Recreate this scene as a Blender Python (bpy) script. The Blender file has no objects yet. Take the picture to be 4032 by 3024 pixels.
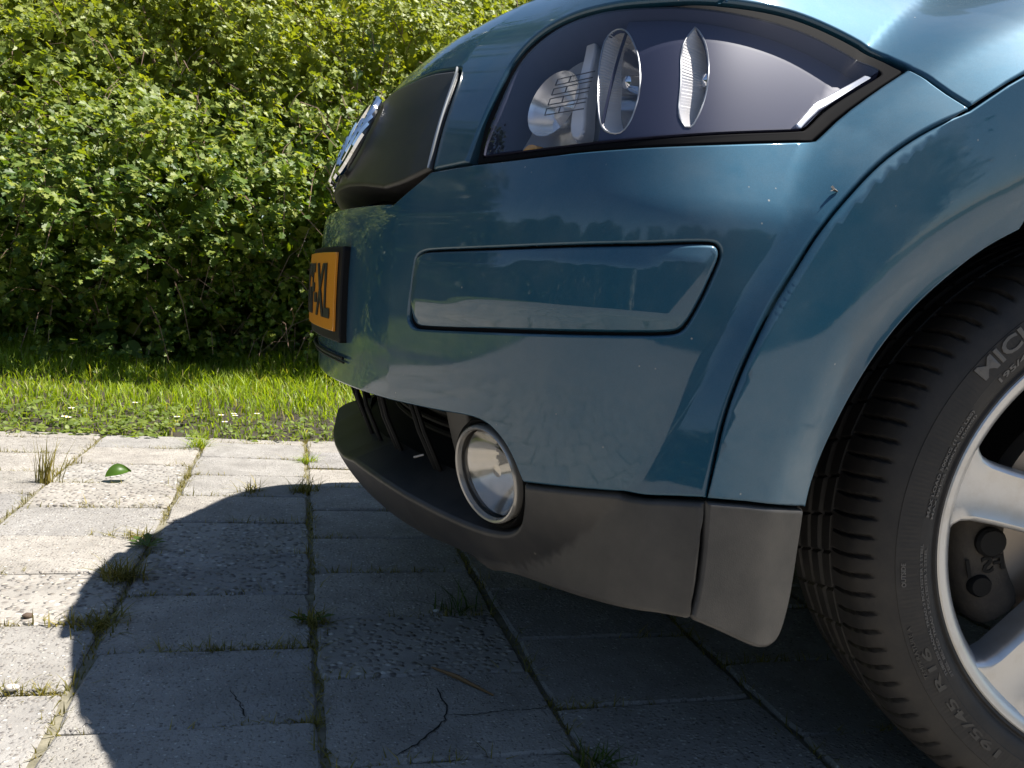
# Close view of the front corner of a blue car parked on concrete slabs, a grass verge and a hawthorn hedge behind it.
import bpy, bmesh, math, random
import numpy as np
from mathutils import Vector, Matrix
from mathutils.geometry import delaunay_2d_cdt
from mathutils.kdtree import KDTree

scene = bpy.context.scene
COL = scene.collection
RNG = np.random.default_rng(7)
random.seed(7)

# ------------------------------------------------------------------ camera
CAM_POS = (-.7686, -.50, .4661)
YAW, PITCH, ROLL = .2663, .1123, .0844
def cam_axes():
    cy, sy, cp, sp = math.cos(YAW), math.sin(YAW), math.cos(PITCH), math.sin(PITCH)
    f = Vector((sy * cp, cy * cp, -sp)); r = Vector((cy, -sy, 0)); u = r.cross(f)
    cr, sr = math.cos(ROLL), math.sin(ROLL)
    return cr * r + sr * u, -sr * r + cr * u, f
_r, _u, _f = cam_axes()
cam_data = bpy.data.cameras.new('camera')
cam = bpy.data.objects.new('camera', cam_data); COL.objects.link(cam)
cam.matrix_world = Matrix(((_r.x, _u.x, -_f.x, CAM_POS[0]), (_r.y, _u.y, -_f.y, CAM_POS[1]), (_r.z, _u.z, -_f.z, CAM_POS[2]), (0, 0, 0, 1)))
cam_data.sensor_width = 36; cam_data.lens = 3200 / 4032 * 36
cam_data.clip_start = .02; cam_data.clip_end = 500
scene.camera = cam

# ------------------------------------------------------------------ sky, sun, exposure
SUN_DIR = Vector((.50, -.08, 1.0)).normalized()          # towards the sun
world = bpy.data.worlds.new('World'); scene.world = world; world.use_nodes = True
wn = world.node_tree.nodes; wl = world.node_tree.links
bg = wn['Background']
sky = wn.new('ShaderNodeTexSky'); sky.sky_type = 'NISHITA'; sky.sun_disc = False
sky.sun_elevation = math.asin(SUN_DIR.z)
sky.sun_rotation = math.atan2(SUN_DIR.x, SUN_DIR.y)
sky.air_density = 1.0; sky.dust_density = .25; sky.ozone_density = 1.2
wl.new(sky.outputs[0], bg.inputs[0]); bg.inputs[1].default_value = .065
sun_data = bpy.data.lights.new('sun', 'SUN'); sun_data.energy = 5.0; sun_data.angle = math.radians(.53); sun_data.color = (1, .955, .88)
sun = bpy.data.objects.new('sun', sun_data); COL.objects.link(sun)
sun.rotation_euler = SUN_DIR.to_track_quat('Z', 'Y').to_euler(); sun.location = (2, 2, 6)
scene.view_settings.view_transform = 'Standard'; scene.view_settings.look = 'None'
scene.view_settings.gamma = 1; scene.view_settings.exposure = 1.12
scene.view_settings.use_curve_mapping = False
scene.cycles.max_bounces = 7; scene.cycles.diffuse_bounces = 3; scene.cycles.glossy_bounces = 4; scene.cycles.transmission_bounces = 4; scene.cycles.transparent_max_bounces = 16
scene.cycles.caustics_reflective = False; scene.cycles.caustics_refractive = False

# ------------------------------------------------------------------ object helpers
def link(o, parent=None, label=None, cat=None, group=None, kind=None):
    COL.objects.link(o)
    if parent is not None: o.parent = parent
    if label: o['label'] = label
    if cat: o['category'] = cat
    if group: o['group'] = group
    if kind: o['kind'] = kind
    return o
def empty(name, loc=(0, 0, 0), **k):
    o = bpy.data.objects.new(name, None); o.location = loc; o.empty_display_size = .1
    return link(o, **k)
def mesh_obj(name, verts, faces, mat, parent=None, smooth=True, normals=None, fmat=None, **k):
    me = bpy.data.meshes.new(name)
    me.from_pydata([tuple(map(float, v)) for v in verts], [], [tuple(int(i) for i in f) for f in faces])
    for m in (mat if isinstance(mat, (list, tuple)) else [mat]): me.materials.append(m)
    if fmat is not None: me.polygons.foreach_set('material_index', np.asarray(fmat, dtype=np.int32))
    me.polygons.foreach_set('use_smooth', [bool(smooth)] * len(me.polygons))
    me.update()
    if normals is not None: me.normals_split_custom_set_from_vertices([tuple(map(float, n)) for n in normals])
    return link(bpy.data.objects.new(name, me), parent=parent, **k)
def tri_mesh(name, V, T, mat, parent=None, smooth=False, **k):
    """large triangle or quad arrays straight into a mesh"""
    V = np.asarray(V, np.float32); T = np.asarray(T, np.int32); n = T.shape[1]
    me = bpy.data.meshes.new(name)
    me.vertices.add(len(V)); me.vertices.foreach_set('co', V.ravel())
    me.loops.add(T.size); me.loops.foreach_set('vertex_index', T.ravel())
    me.polygons.add(len(T)); me.polygons.foreach_set('loop_start', np.arange(len(T), dtype=np.int32) * n)
    me.polygons.foreach_set('loop_total', np.full(len(T), n, np.int32))
    me.polygons.foreach_set('use_smooth', np.full(len(T), smooth, bool))
    me.materials.append(mat); me.update(calc_edges=True); me.validate()
    return link(bpy.data.objects.new(name, me), parent=parent, **k)
class MB:
    """collects boxes, tubes and lathes into one mesh"""
    def __init__(s): s.v = []; s.f = []
    def add(s, v, f):
        b = len(s.v); s.v += [Vector(p) for p in v]; s.f += [tuple(b + i for i in q) for q in f]; return s
    def box(s, c, size, rot=None):
        R = rot or Matrix.Identity(3); c = Vector(c); h = Vector(size) / 2
        vs = [c + R @ Vector((x * h.x, y * h.y, z * h.z)) for x in (-1, 1) for y in (-1, 1) for z in (-1, 1)]
        return s.add(vs, [(0, 1, 3, 2), (4, 6, 7, 5), (0, 4, 5, 1), (2, 3, 7, 6), (0, 2, 6, 4), (1, 5, 7, 3)])
    def tube(s, pts, r, n=8, closed=False):
        pts = [Vector(p) for p in pts]; m = len(pts); rs = r if isinstance(r, (list, tuple)) else [r] * m
        vs = []; up = Vector((.13, .21, 1)).normalized()
        for i, p in enumerate(pts):
            a = pts[(i - 1) % m] if (closed or i) else p; b = pts[(i + 1) % m] if (closed or i < m - 1) else p
            t = (b - a).normalized(); x = t.cross(up)
            if x.length < .05: x = t.cross(Vector((1, 0, 0)))
            x.normalize(); y = x.cross(t).normalized()
            vs += [p + rs[i] * (math.cos(2 * math.pi * k / n) * x + math.sin(2 * math.pi * k / n) * y) for k in range(n)]
        fs = [(i * n + k, i * n + (k + 1) % n, ((i + 1) % m) * n + (k + 1) % n, ((i + 1) % m) * n + k) for i in range(m if closed else m - 1) for k in range(n)]
        if not closed: fs += [tuple(range(n))[::-1], tuple((m - 1) * n + k for k in range(n))]
        return s.add(vs, fs)
    def lathe(s, prof, M, n=48, close=False):
        """prof: (radius, along axis); axis = third column of the 4x4 frame M"""
        vs = [M @ Vector((r * math.cos(2 * math.pi * k / n), r * math.sin(2 * math.pi * k / n), a)) for r, a in prof for k in range(n)]
        m = len(prof); fs = [(i * n + k, i * n + (k + 1) % n, (i + 1) * n + (k + 1) % n, (i + 1) * n + k) for i in range(m - 1) for k in range(n)]
        if close: fs += [tuple(range(n))[::-1], tuple((m - 1) * n + k for k in range(n))]
        return s.add(vs, fs)
    def build(s, name, mat, parent=None, smooth=True, bevel=0, sharp=35, **k):
        me = bpy.data.meshes.new(name); me.from_pydata([tuple(p) for p in s.v], [], s.f); me.materials.append(mat)
        bm = bmesh.new(); bm.from_mesh(me); bmesh.ops.recalc_face_normals(bm, faces=bm.faces)
        if bevel: bmesh.ops.bevel(bm, geom=[e for e in bm.edges if e.calc_face_angle(0) > .5], offset=bevel, segments=2, affect='EDGES', clamp_overlap=True)
        for f in bm.faces: f.smooth = smooth
        if smooth:
            for e in bm.edges: e.smooth = e.calc_face_angle(0) < math.radians(sharp)
        bm.to_mesh(me); bm.free(); me.update()
        return link(bpy.data.objects.new(name, me), parent=parent, **k)
def frame(o, z, x=(0, 0, 1)):
    z = Vector(z).normalized(); x = Vector(x); x = (x - z * x.dot(z)).normalized(); y = z.cross(x)
    return Matrix(((x.x, y.x, z.x, o[0]), (x.y, y.y, z.y, o[1]), (x.z, y.z, z.z, o[2]), (0, 0, 0, 1)))

# ------------------------------------------------------------------ materials
class NT:
    def __init__(s, name):
        s.m = bpy.data.materials.new(name); s.m.use_nodes = True; s.t = s.m.node_tree; s.n = s.t.nodes; s.l = s.t.links
        s.p = s.n['Principled BSDF']; s.out = s.n['Material Output']
    def node(s, typ, **k):
        nd = s.n.new('ShaderNode' + typ)
        for a, b in k.items():
            if a[0] == '_': setattr(nd, a[1:], b)
            else:
                nd.inputs[a.replace('__', ' ')].default_value = b
        return nd
    def link(s, a, b): s.l.new(a, b)
    def set(s, **k):
        for a, b in k.items(): s.p.inputs[a.replace('__', ' ')].default_value = b
        return s
    def coord(s, which='Object', scale=None):
        tc = s.node('TexCoord'); o = tc.outputs[which]
        if scale:
            mp = s.node('Mapping'); mp.inputs['Scale'].default_value = scale; s.link(o, mp.inputs[0]); o = mp.outputs[0]
        return o
    def noise(s, co, scale, detail=4, rough=.55, dist=0):
        nd = s.node('TexNoise', Scale=scale, Detail=detail, Roughness=rough, Distortion=dist); s.link(co, nd.inputs['Vector']); return nd.outputs['Fac']
    def ramp(s, fac, stops, interp='LINEAR'):
        nd = s.node('ValToRGB'); nd.color_ramp.interpolation = interp; e = nd.color_ramp.elements
        while len(e) < len(stops): e.new(.5)
        for el, (p, c) in zip(e, stops): el.position = p; el.color = c if len(c) == 4 else (*c, 1)
        s.link(fac, nd.inputs[0]); return nd.outputs[0]
    def mix(s, fac, a, b, typ='MIX'):
        nd = s.node('Mix', _data_type='RGBA', _blend_type=typ)
        for sock, v in ((nd.inputs[0], fac), (nd.inputs[6], a), (nd.inputs[7], b)):
            if isinstance(v, (int, float)): sock.default_value = v
            elif isinstance(v, tuple): sock.default_value = v if len(v) == 4 else (*v, 1)
            else: s.link(v, sock)
        return nd.outputs[2]
    def math(s, op, a, b=0):
        nd = s.node('Math', _operation=op)
        for sock, v in ((nd.inputs[0], a), (nd.inputs[1], b)):
            if isinstance(v, (int, float)): sock.default_value = v
            else: s.link(v, sock)
        return nd.outputs[0]
    def bump(s, h, strength=.3, dist=.002, prev=None):
        nd = s.node('Bump', Strength=strength, Distance=dist); s.link(h, nd.inputs['Height'])
        if prev is not None: s.link(prev, nd.inputs['Normal'])
        return nd.outputs[0]
def g(v): return (v, v, v)

def mat_paint():
    t = NT('teal_metallic_paint'); co = t.coord()
    flake = t.node('TexVoronoi', Scale=2600.); t.link(co, flake.inputs['Vector'])
    fl = t.ramp(flake.outputs['Color'], [(0, (.010, .060, .102)), (1, (.017, .082, .138))])
    dirt = t.noise(co, 9, 6, .65); dn = t.noise(co, 260, 3, .6)
    film = t.math('MULTIPLY', t.ramp(dirt, [(.38, g(0)), (.75, g(1))]), .11)
    sp = t.node('TexVoronoi', Scale=85.); t.link(co, sp.inputs['Vector'])
    speck = t.math('MULTIPLY', t.ramp(sp.outputs['Distance'], [(.05, g(1)), (.085, g(0))]), t.ramp(t.noise(co, 14, 2, .5), [(.555, g(0)), (.62, g(1))]))
    fac = t.math('MAXIMUM', film, t.math('MULTIPLY', speck, .55))
    t.link(t.mix(fac, fl, (.36, .33, .28)), t.p.inputs['Base Color'])
    t.link(t.math('SUBTRACT', .44, t.math('MULTIPLY', fac, .44)), t.p.inputs['Metallic'])
    t.set(Roughness=.55, Specular__IOR__Level=.12, Coat__Weight=1., Coat__Roughness=.03, Coat__IOR=1.5)
    t.link(t.math('ADD', .028, t.math('MULTIPLY', fac, .7)), t.p.inputs['Coat Roughness'])
    orange = t.bump(t.noise(co, 170, 2, .5), .012, .001)
    t.link(orange, t.p.inputs['Coat Normal'])
    return t.m
def mat_plastic(name, col, rough, bump=.12, dust=.12, scale=1.):
    t = NT(name); co = t.coord()
    n1 = t.noise(co, 12 * scale, 6, .65); fine = t.noise(co, 900 * scale, 2, .6)
    sp = t.node('TexVoronoi', Scale=70. * scale); t.link(co, sp.inputs['Vector'])
    speck = t.math('MULTIPLY', t.ramp(sp.outputs['Distance'], [(.06, g(1)), (.10, g(0))]), t.ramp(t.noise(co, 11 * scale, 2, .5), [(.58, g(0)), (.64, g(1))]))
    f = t.math('MAXIMUM', t.math('MULTIPLY', t.ramp(n1, [(.4, g(0)), (.8, g(1))]), dust), t.math('MULTIPLY', speck, dust * 3.2))
    t.link(t.mix(f, (*col, 1), (.33, .29, .24, 1)), t.p.inputs['Base Color'])
    t.set(Roughness=rough); t.link(t.bump(fine, bump, .0006), t.p.inputs['Normal'])
    return t.m
def mat_simple(name, col, rough=.5, metallic=0., coat=0., **k):
    t = NT(name); t.set(Base__Color=(*col, 1), Roughness=rough, Metallic=metallic, Coat__Weight=coat, **k); return t.m
def mat_alloy():
    t = NT('silver_alloy'); co = t.coord(); n = t.noise(co, 30, 6, .7); f = t.noise(co, 1500, 2, .5)
    t.link(t.mix(t.ramp(n, [(.45, g(0)), (.9, g(.55))]), (.60, .59, .575), (.34, .28, .20)), t.p.inputs['Base Color'])
    t.set(Metallic=.72, Roughness=.36, Coat__Weight=.5, Coat__Roughness=.15); t.link(t.bump(f, .05, .0004), t.p.inputs['Normal']); return t.m
def mat_rubber():
    t = NT('tyre_rubber'); co = t.coord(); n = t.noise(co, 22, 8, .7); f = t.noise(co, 500, 4, .65)
    c = t.mix(t.ramp(n, [(.38, g(0)), (.72, g(.75))]), (.014, .0135, .014), (.050, .042, .034))
    t.link(t.mix(t.math('MULTIPLY', f, .35), c, (.032, .029, .026)), t.p.inputs['Base Color'])
    t.set(Roughness=.6, Specular__IOR__Level=.42); t.link(t.bump(f, .25, .0006), t.p.inputs['Normal']); return t.m
def mat_glass(name, tint=(1, 1, 1), f0=.04, rough=.0):
    """thin clear cover: mirror part grows with the angle the same way from both sides"""
    t = NT(name); lw = t.node('LayerWeight', Blend=.5); tr = t.node('BsdfTransparent', Color=(*tint, 1)); gl = t.node('BsdfGlossy', Roughness=rough)
    fac = t.math('ADD', f0, t.math('MULTIPLY', t.math('POWER', lw.outputs['Facing'], 5.), 1 - f0))
    mx = t.node('MixShader'); t.link(fac, mx.inputs[0]); t.link(tr.outputs[0], mx.inputs[1]); t.link(gl.outputs[0], mx.inputs[2])
    t.link(mx.outputs[0], t.out.inputs[0]); t.n.remove(t.p); return t.m
def mat_leaf(name, c_dark, c_mid, c_light, trans=.5, rough=.42, tcol=None, lit_top=None, dead=None):
    t = NT(name); geo = t.node('NewGeometry'); rnd = geo.outputs['Random Per Island']; co = t.coord()
    col = t.ramp(rnd, [(0, c_dark), (.55, c_mid), (1, c_light)])
    if dead: col = t.mix(t.ramp(rnd, [(.90, g(0)), (.91, g(1))], 'CONSTANT'), col, dead)
    col = t.mix(t.math('MULTIPLY', t.noise(co, 3.0, 3, .6), .35), col, c_dark)
    if lit_top:            # sunlit hedge top painted into the leaf colour: paler and yellower with height
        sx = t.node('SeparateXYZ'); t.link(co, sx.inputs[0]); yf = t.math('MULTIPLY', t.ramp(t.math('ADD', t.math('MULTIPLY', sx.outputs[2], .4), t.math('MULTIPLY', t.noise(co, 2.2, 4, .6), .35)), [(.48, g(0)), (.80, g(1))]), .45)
        col = t.mix(yf, col, lit_top)
    t.link(col, t.p.inputs['Base Color']); t.set(Roughness=rough, Specular__IOR__Level=.45)
    tl = t.node('BsdfTranslucent'); tint = t.mix(1., col, tcol or (1.55, 1.5, .45), 'MULTIPLY'); t.link(tint, tl.inputs[0])
    mx = t.node('MixShader'); mx.inputs[0].default_value = trans; t.link(t.p.outputs[0], mx.inputs[1]); t.link(tl.outputs[0], mx.inputs[2]); t.link(mx.outputs[0], t.out.inputs[0])
    return t.m
def mat_slab(name, kind):
    """kind: grit = worn concrete with exposed grit, smooth = fine grey concrete, gravel = coarse exposed gravel"""
    t = NT(name); co = t.coord(); obj = t.node('ObjectInfo')
    sh = t.node('VectorMath', _operation='ADD'); t.link(co, sh.inputs[0])
    cmb = t.node('CombineXYZ'); t.link(t.math('MULTIPLY', obj.outputs['Random'], 37.), cmb.inputs[0]); t.link(t.math('MULTIPLY', obj.outputs['Random'], 11.), cmb.inputs[1])
    t.link(cmb.outputs[0], sh.inputs[1]); co = sh.outputs[0]
    sc, peb = dict(grit=(210., .62), smooth=(270., .40), gravel=(105., .95))[kind]
    wob = t.noise(co, sc * .6, 2, .5); dv = t.node('VectorMath', _operation='MULTIPLY_ADD'); 
    nn = t.node('TexNoise', Scale=sc * .7, Detail=2.); t.link(co, nn.inputs['Vector']); t.link(nn.outputs['Color'], dv.inputs[0]); dv.inputs[1].default_value = (.004,) * 3; t.link(co, dv.inputs[2])
    vo = t.node('TexVoronoi', Scale=sc, Randomness=1.); t.link(dv.outputs[0], vo.inputs['Vector'])
    sep = t.node('SeparateColor'); t.link(vo.outputs['Color'], sep.inputs[0])
    base = t.ramp(t.noise(co, 14, 7, .68), [(.3, (.275, .262, .243)), (.5, (.35, .334, .31)), (.7, (.42, .403, .376))])
    peb_c = t.ramp(sep.outputs[0], [(0, (.12, .11, .11)), (.3, (.29, .26, .23)), (.55, (.40, .37, .34)), (.8, (.50, .46, .40)), (1, (.70, .68, .64))])
    grain = t.noise(co, 1100, 3, .7)
    inner = t.ramp(vo.outputs['Distance'], [(.25, g(1)), (.55, g(0))])
    sel = t.math('MULTIPLY', inner, t.ramp(sep.outputs[1], [(1 - peb - .03, g(0)), (1 - peb + .03, g(1))]))
    c = t.mix(sel, base, peb_c)
    c = t.mix(t.math('MULTIPLY', t.ramp(grain, [(.3, g(1)), (.62, g(0))]), .48), c, (.12, .112, .105))
    tone = t.ramp(obj.outputs['Random'], [(0, (.86, .86, .88)), (.35, (1.0, .99, .97)), (.7, (1.08, 1.04, .99)), (1, (.93, .91, .88))])
    c = t.mix(1., c, tone, 'MULTIPLY')
    stain = t.ramp(t.noise(co, 7.5, 5, .65, .6), [(.34, g(.42)), (.56, g(0))]); c = t.mix(stain, c, (.16, .148, .135))
    moss = t.ramp(t.noise(co, 5.5, 6, .7), [(.60, g(0)), (.78, g(.5))])
    c = t.mix(moss, c, (.13, .12, .075))
    t.link(c, t.p.inputs['Base Color']); t.set(Roughness=.86, Specular__IOR__Level=.3)
    b1 = t.bump(t.math('MULTIPLY', inner, sep.outputs[1]), .9 if kind == 'gravel' else .7, .006 if kind == 'gravel' else .003)
    b2 = t.bump(grain, .45, .0012, b1); t.link(t.bump(t.noise(co, 60, 5, .7), .35, .004, b2), t.p.inputs['Normal'])
    return t.m
def mat_soil():
    t = NT('dark_soil'); co = t.coord(); n = t.noise(co, 20, 8, .75)
    t.link(t.ramp(n, [(.3, (.02, .016, .011)), (.7, (.06, .047, .032))]), t.p.inputs['Base Color']); t.set(Roughness=.95)
    t.link(t.bump(n, .8, .01), t.p.inputs['Normal']); return t.m

# ------------------------------------------------------------------ body surface of the car: plan curve s (metres round the nose) and height z
YC=0.66
def nat_spline(t,y):
    t=np.asarray(t,float); y=np.asarray(y,float); n=len(t); h=np.diff(t)
    A=np.eye(n); r=np.zeros((n,)+y.shape[1:])
    for i in range(1,n-1):
        A[i,i-1]=h[i-1]; A[i,i]=2*(h[i-1]+h[i]); A[i,i+1]=h[i]
        r[i]=6*((y[i+1]-y[i])/h[i]-(y[i]-y[i-1])/h[i-1])
    m=np.linalg.solve(A,r)
    def f(x):
        x=np.asarray(x,float); k=np.clip(np.searchsorted(t,x)-1,0,n-2)
        d=x-t[k]; hh=h[k]
        if y.ndim>1: d=d[...,None]; hh=hh[...,None]
        b=(y[k+1]-y[k])/hh-hh*(2*m[k]+m[k+1])/6
        return y[k]+d*(b+d*(m[k]/2+d*(m[k+1]-m[k])/(6*hh)))
    return f
# plan of the nose, near half: front section, then the side section behind the corner crease
FRONT=[(-.7337,.76),(-.739,.66),(-.7337,.56),(-.7238,.49),(-.7086,.42),(-.6947,.37),(-.678,.32)]
SIDE=[(-.678,.32),(-.6475,.245),(-.619,.175),(-.590,.115),(-.561,.071),(-.530,.0425),(-.495,.026),(-.455,.0185),(-.40,.016),(-.2,.015),(0,.014),(.35,.012),(.7,.012)]
def chain(p):
    p=np.array(p); return np.concatenate([[0],np.cumsum(np.hypot(*np.diff(p,axis=0).T))]),p
tf,pf=chain(FRONT); ts,ps=chain(SIDE)
_pf=nat_spline(tf,pf); _ps=nat_spline(ts,ps)
S0=tf[1]; SC=tf[-1]-S0
def plan(s):
    s=np.abs(np.asarray(s,float))
    a=_pf(np.minimum(s,SC)+S0); b=_ps(np.maximum(s-SC,0))
    return np.where((s<SC)[...,None],a,b)
PZ =[.08,.13,.165,.203,.25,.29,.323,.36,.45,.515,.535,.55,.57,.60,.65,.70,.75,.80,.86,.92,.96,1.02,1.10]
PA =[.30,.18,.108,.056,.026,.014,.008,.004,.000,.001,.003,.0065,.012,.021,.040,.068,.113,.188,.292,.395,.46,.56,.70]
PB =[.30,.24,.185,.118,.056,.025,.010,.003,.000,.001,.003,.0085,.017,.030,.053,.082,.124,.182,.270,.370,.435,.545,.70]
from math import pi
_a=nat_spline(PZ,PA); _b=nat_spline(PZ,PB)
def smooth(x): x=np.clip(x,0,1); return x*x*(3-2*x)
RG_T=[-30,-5,0,10,20,31,40,48,60,75,90,110,140,180]
RG_R=[.487,.487,.486,.4845,.482,.478,.467,.460,.452,.449,.449,.450,.46,.47]
RL_T=[-30,0,12,24,30,36,41,47,60,75,90,110,140,180]
RL_R=[.404,.404,.404,.398,.389,.380,.371,.360,.346,.337,.334,.336,.35,.37]
WZ=.285
def arch(X,Z):
    rho=np.hypot(X,Z-WZ); th=np.degrees(np.arctan2(Z-WZ,-X))
    return rho,np.interp(th,RG_T,RG_R),np.interp(th,RL_T,RL_R)
YF=.002
def smin(a,b,k):
    h=np.clip(.5+.5*(b-a)/k,0,1); return b*(1-h)+a*h-k*h*(1-h)
def base(s,z,flare=True):
    s=np.asarray(s,float); z=np.asarray(z,float); s,z=np.broadcast_arrays(s,z)
    p=plan(s); sa=np.abs(s)
    phi=smooth((sa-.10)/.95)*pi/2
    X=p[...,0]+_a(z)*np.cos(phi); Y=p[...,1]+_b(z)*np.sin(phi)
    if flare:
        rho,rg,rl=arch(X,z)
        d=np.maximum(rho-rg,0); yf=YF+d+30*np.maximum(d-.025,0)**2+.004*np.clip((rg-rho)/.09,0,1)**2
        q=(rl+.026-rho)/.012; yf=yf+.0042*np.where(q>30,q,np.log1p(np.exp(np.clip(q*3,-40,30)))/3)
        up=smooth((z-.50)/.14)
        Y=np.where(X<.6,smin(Y,yf,.003+.030*up),Y)
    Y=np.where(s<0,2*YC-Y,Y)
    return np.stack([X,Y,z],-1)
def S(s,z,off=0.):
    P=base(s,z)
    return P+nrm(s,z)*np.asarray(off)[...,None] if np.any(np.asarray(off)!=0) else P
def nrm(s,z,e=.0008):
    s=np.asarray(s,float); z=np.asarray(z,float)
    du=base(s+e,z)-base(s-e,z); dv=base(s,z+e)-base(s,z-e)
    n=np.cross(du,dv); return n/np.linalg.norm(n,axis=-1,keepdims=True)

# outlines of the panels on that surface, (s, z) in metres
D = {
    'gap': [(0.8876, 0.6231), (0.8644, 0.6117), (0.8417, 0.5964), (0.8188, 0.5762), (0.796, 0.5482), (0.7798, 0.5248), (0.7641, 0.4959), (0.7488, 0.4665), (0.7329, 0.4258), (0.7225, 0.3907), (0.7164, 0.3569), (0.7127, 0.3337)],
    'gap_low': [(0.7126, 0.3328), (0.7126, 0.3162), (0.7117, 0.2926), (0.7083, 0.267), (0.7013, 0.2461)],
    'joint': [(0.7127, 0.3337), (0.6934, 0.3299), (0.6722, 0.3253), (0.6292, 0.3202), (0.5705, 0.3119)],
    'joint2': [(0.7141, 0.3333), (0.7563, 0.3306), (0.8083, 0.3234)],
    'intake_top': [(0.5699, 0.3134), (0.5558, 0.333), (0.543, 0.3444), (0.525, 0.3534), (0.5012, 0.356), (0.4484, 0.3516), (0.3874, 0.3482), (0.3164, 0.3456), (0.2103, 0.3435)],
    'lip_top': [(0.5707, 0.3094), (0.572, 0.2903), (0.5694, 0.2701), (0.5581, 0.2587), (0.5362, 0.2508), (0.4941, 0.2452), (0.4302, 0.243), (0.3623, 0.246), (0.2823, 0.2514), (0.1951, 0.2532)],
    'lip_bot': [(0.05, 0.1505), (0.4771, 0.1941), (0.6147, 0.2261), (0.6408, 0.233), (0.673, 0.2399), (0.6971, 0.2427)],
    'archtrim': [(0.8083, 0.3234), (0.8079, 0.3041), (0.8031, 0.257), (0.795, 0.2343), (0.7856, 0.2214), (0.7735, 0.2176), (0.7626, 0.2185), (0.7513, 0.2222), (0.7271, 0.2334), (0.7035, 0.2429)],
    'arch_lip': [(0.9698, 0.5477), (0.936, 0.5297), (0.9076, 0.5067), (0.8797, 0.4811), (0.8536, 0.4477), (0.8356, 0.415), (0.8245, 0.3892), (0.8156, 0.3628), (0.8102, 0.3382), (0.8083, 0.3238)],
    'bump_v': [(0.329, 0.5442), (0.3519, 0.5558), (0.387, 0.5742)],
    'hl_low': [(0.387, 0.5742), (0.4517, 0.5759), (0.516, 0.5752), (0.6173, 0.5774), (0.6672, 0.5802), (0.7046, 0.5839), (0.7414, 0.589), (0.7838, 0.5953), (0.7871, 0.5961), (0.79, 0.5989), (0.8088, 0.6182), (0.8354, 0.6402), (0.8611, 0.6591), (0.8632, 0.6599)],
    'fend_gap': [(0.8632, 0.6599), (0.8735, 0.6409), (0.8875, 0.6237)],
    'hl_top': [(0.7001, 0.703), (0.7565, 0.7036), (0.7909, 0.7005), (0.8245, 0.6925), (0.8546, 0.6815), (0.8633, 0.6614)],
    'hl_left': [(0.4491, 0.5778), (0.4513, 0.6093), (0.4565, 0.6479), (0.4598, 0.6805), (0.4813, 0.7019), (0.5272, 0.7099), (0.5843, 0.7077), (0.64, 0.7029), (0.6703, 0.7032), (0.7, 0.7034)],
    'lens': [(0.469, 0.5839), (0.5343, 0.5835), (0.609, 0.585), (0.6663, 0.5891), (0.7192, 0.5961), (0.7794, 0.6053), (0.7836, 0.6077), (0.7994, 0.6254), (0.8236, 0.6437), (0.8455, 0.6586), (0.8485, 0.6619), (0.8432, 0.6694), (0.8054, 0.683), (0.769, 0.6902), (0.7163, 0.694), (0.6787, 0.696), (0.6414, 0.6981), (0.574, 0.704), (0.5195, 0.7015), (0.4864, 0.6872), (0.4723, 0.667), (0.4708, 0.6281), (0.4657, 0.5983)],
    'grille_edge': [(0.3864, 0.5751), (0.3782, 0.6132), (0.3695, 0.6484), (0.3587, 0.673), (0.3502, 0.6819)],
    'grille_top': [(0.344, 0.6844), (0.27, 0.6928), (0.2133, 0.6931)],
    'grille_bot': [(0.387, 0.5742), (0.3622, 0.5684), (0.3347, 0.5629), (0.2936, 0.5601)],
    'trim': [(0.3862, 0.4299), (0.3841, 0.4333), (0.3863, 0.4539), (0.3898, 0.4853), (0.3923, 0.4915), (0.4018, 0.496), (0.4191, 0.4979), (0.5357, 0.501), (0.6562, 0.5069), (0.6931, 0.511), (0.7088, 0.5122), (0.7132, 0.5113), (0.7163, 0.5077), (0.717, 0.5022), (0.7129, 0.4892), (0.7071, 0.4724), (0.699, 0.4543), (0.6946, 0.4484), (0.6875, 0.4456), (0.6626, 0.4429), (0.573, 0.4355), (0.4095, 0.4243), (0.3929, 0.4251)],
    'plate_near': [(0.2246, 0.495), (0.2126, 0.4041)],
    'crease_h': [(0.3313, 0.5408), (0.5002, 0.5309), (0.6029, 0.5314), (0.6944, 0.5434)],
    'probe': [(0.6271, 0.6316), (0.6873, 0.6326), (0.5795, 0.6272), (0.5264, 0.3107), (0.0879, 0.4523), (0.3273, 0.4507), (0.7, 0.7034), (0.9807, 0.7333), (0.9332, 0.6417), (0.8937, 0.6452)],
    'bowl1': [(0.5976, 0.6273), (0.5853, 0.6687), (0.5839, 0.6907), (0.6045, 0.6946), (0.627, 0.6714), (0.6373, 0.6477), (0.6402, 0.6275), (0.6362, 0.6055), (0.6272, 0.5954), (0.6098, 0.5999), (0.6034, 0.61)],
    'bowl2': [(0.6833, 0.6891), (0.6751, 0.676), (0.6735, 0.6652), (0.6776, 0.642), (0.6779, 0.6229), (0.6781, 0.6134), (0.6823, 0.6061), (0.6865, 0.6018), (0.6915, 0.604), (0.6974, 0.6163), (0.7013, 0.6337), (0.7014, 0.6532), (0.6974, 0.6704), (0.6913, 0.6822)],
    'pillar': [(0.523, 0.712), (0.548, 0.707), (0.558, 0.6758), (0.563, 0.647), (0.5766, 0.6035), (0.5564, 0.603), (0.548, 0.64), (0.543, 0.6744), (0.533, 0.7008)],
    'ladder': [(0.518, 0.6633), (0.538, 0.6583), (0.572, 0.6531), (0.5298, 0.6276), (0.5823, 0.6256)],
    'fogc': [(0.5107, 0.3026)],
}
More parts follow.
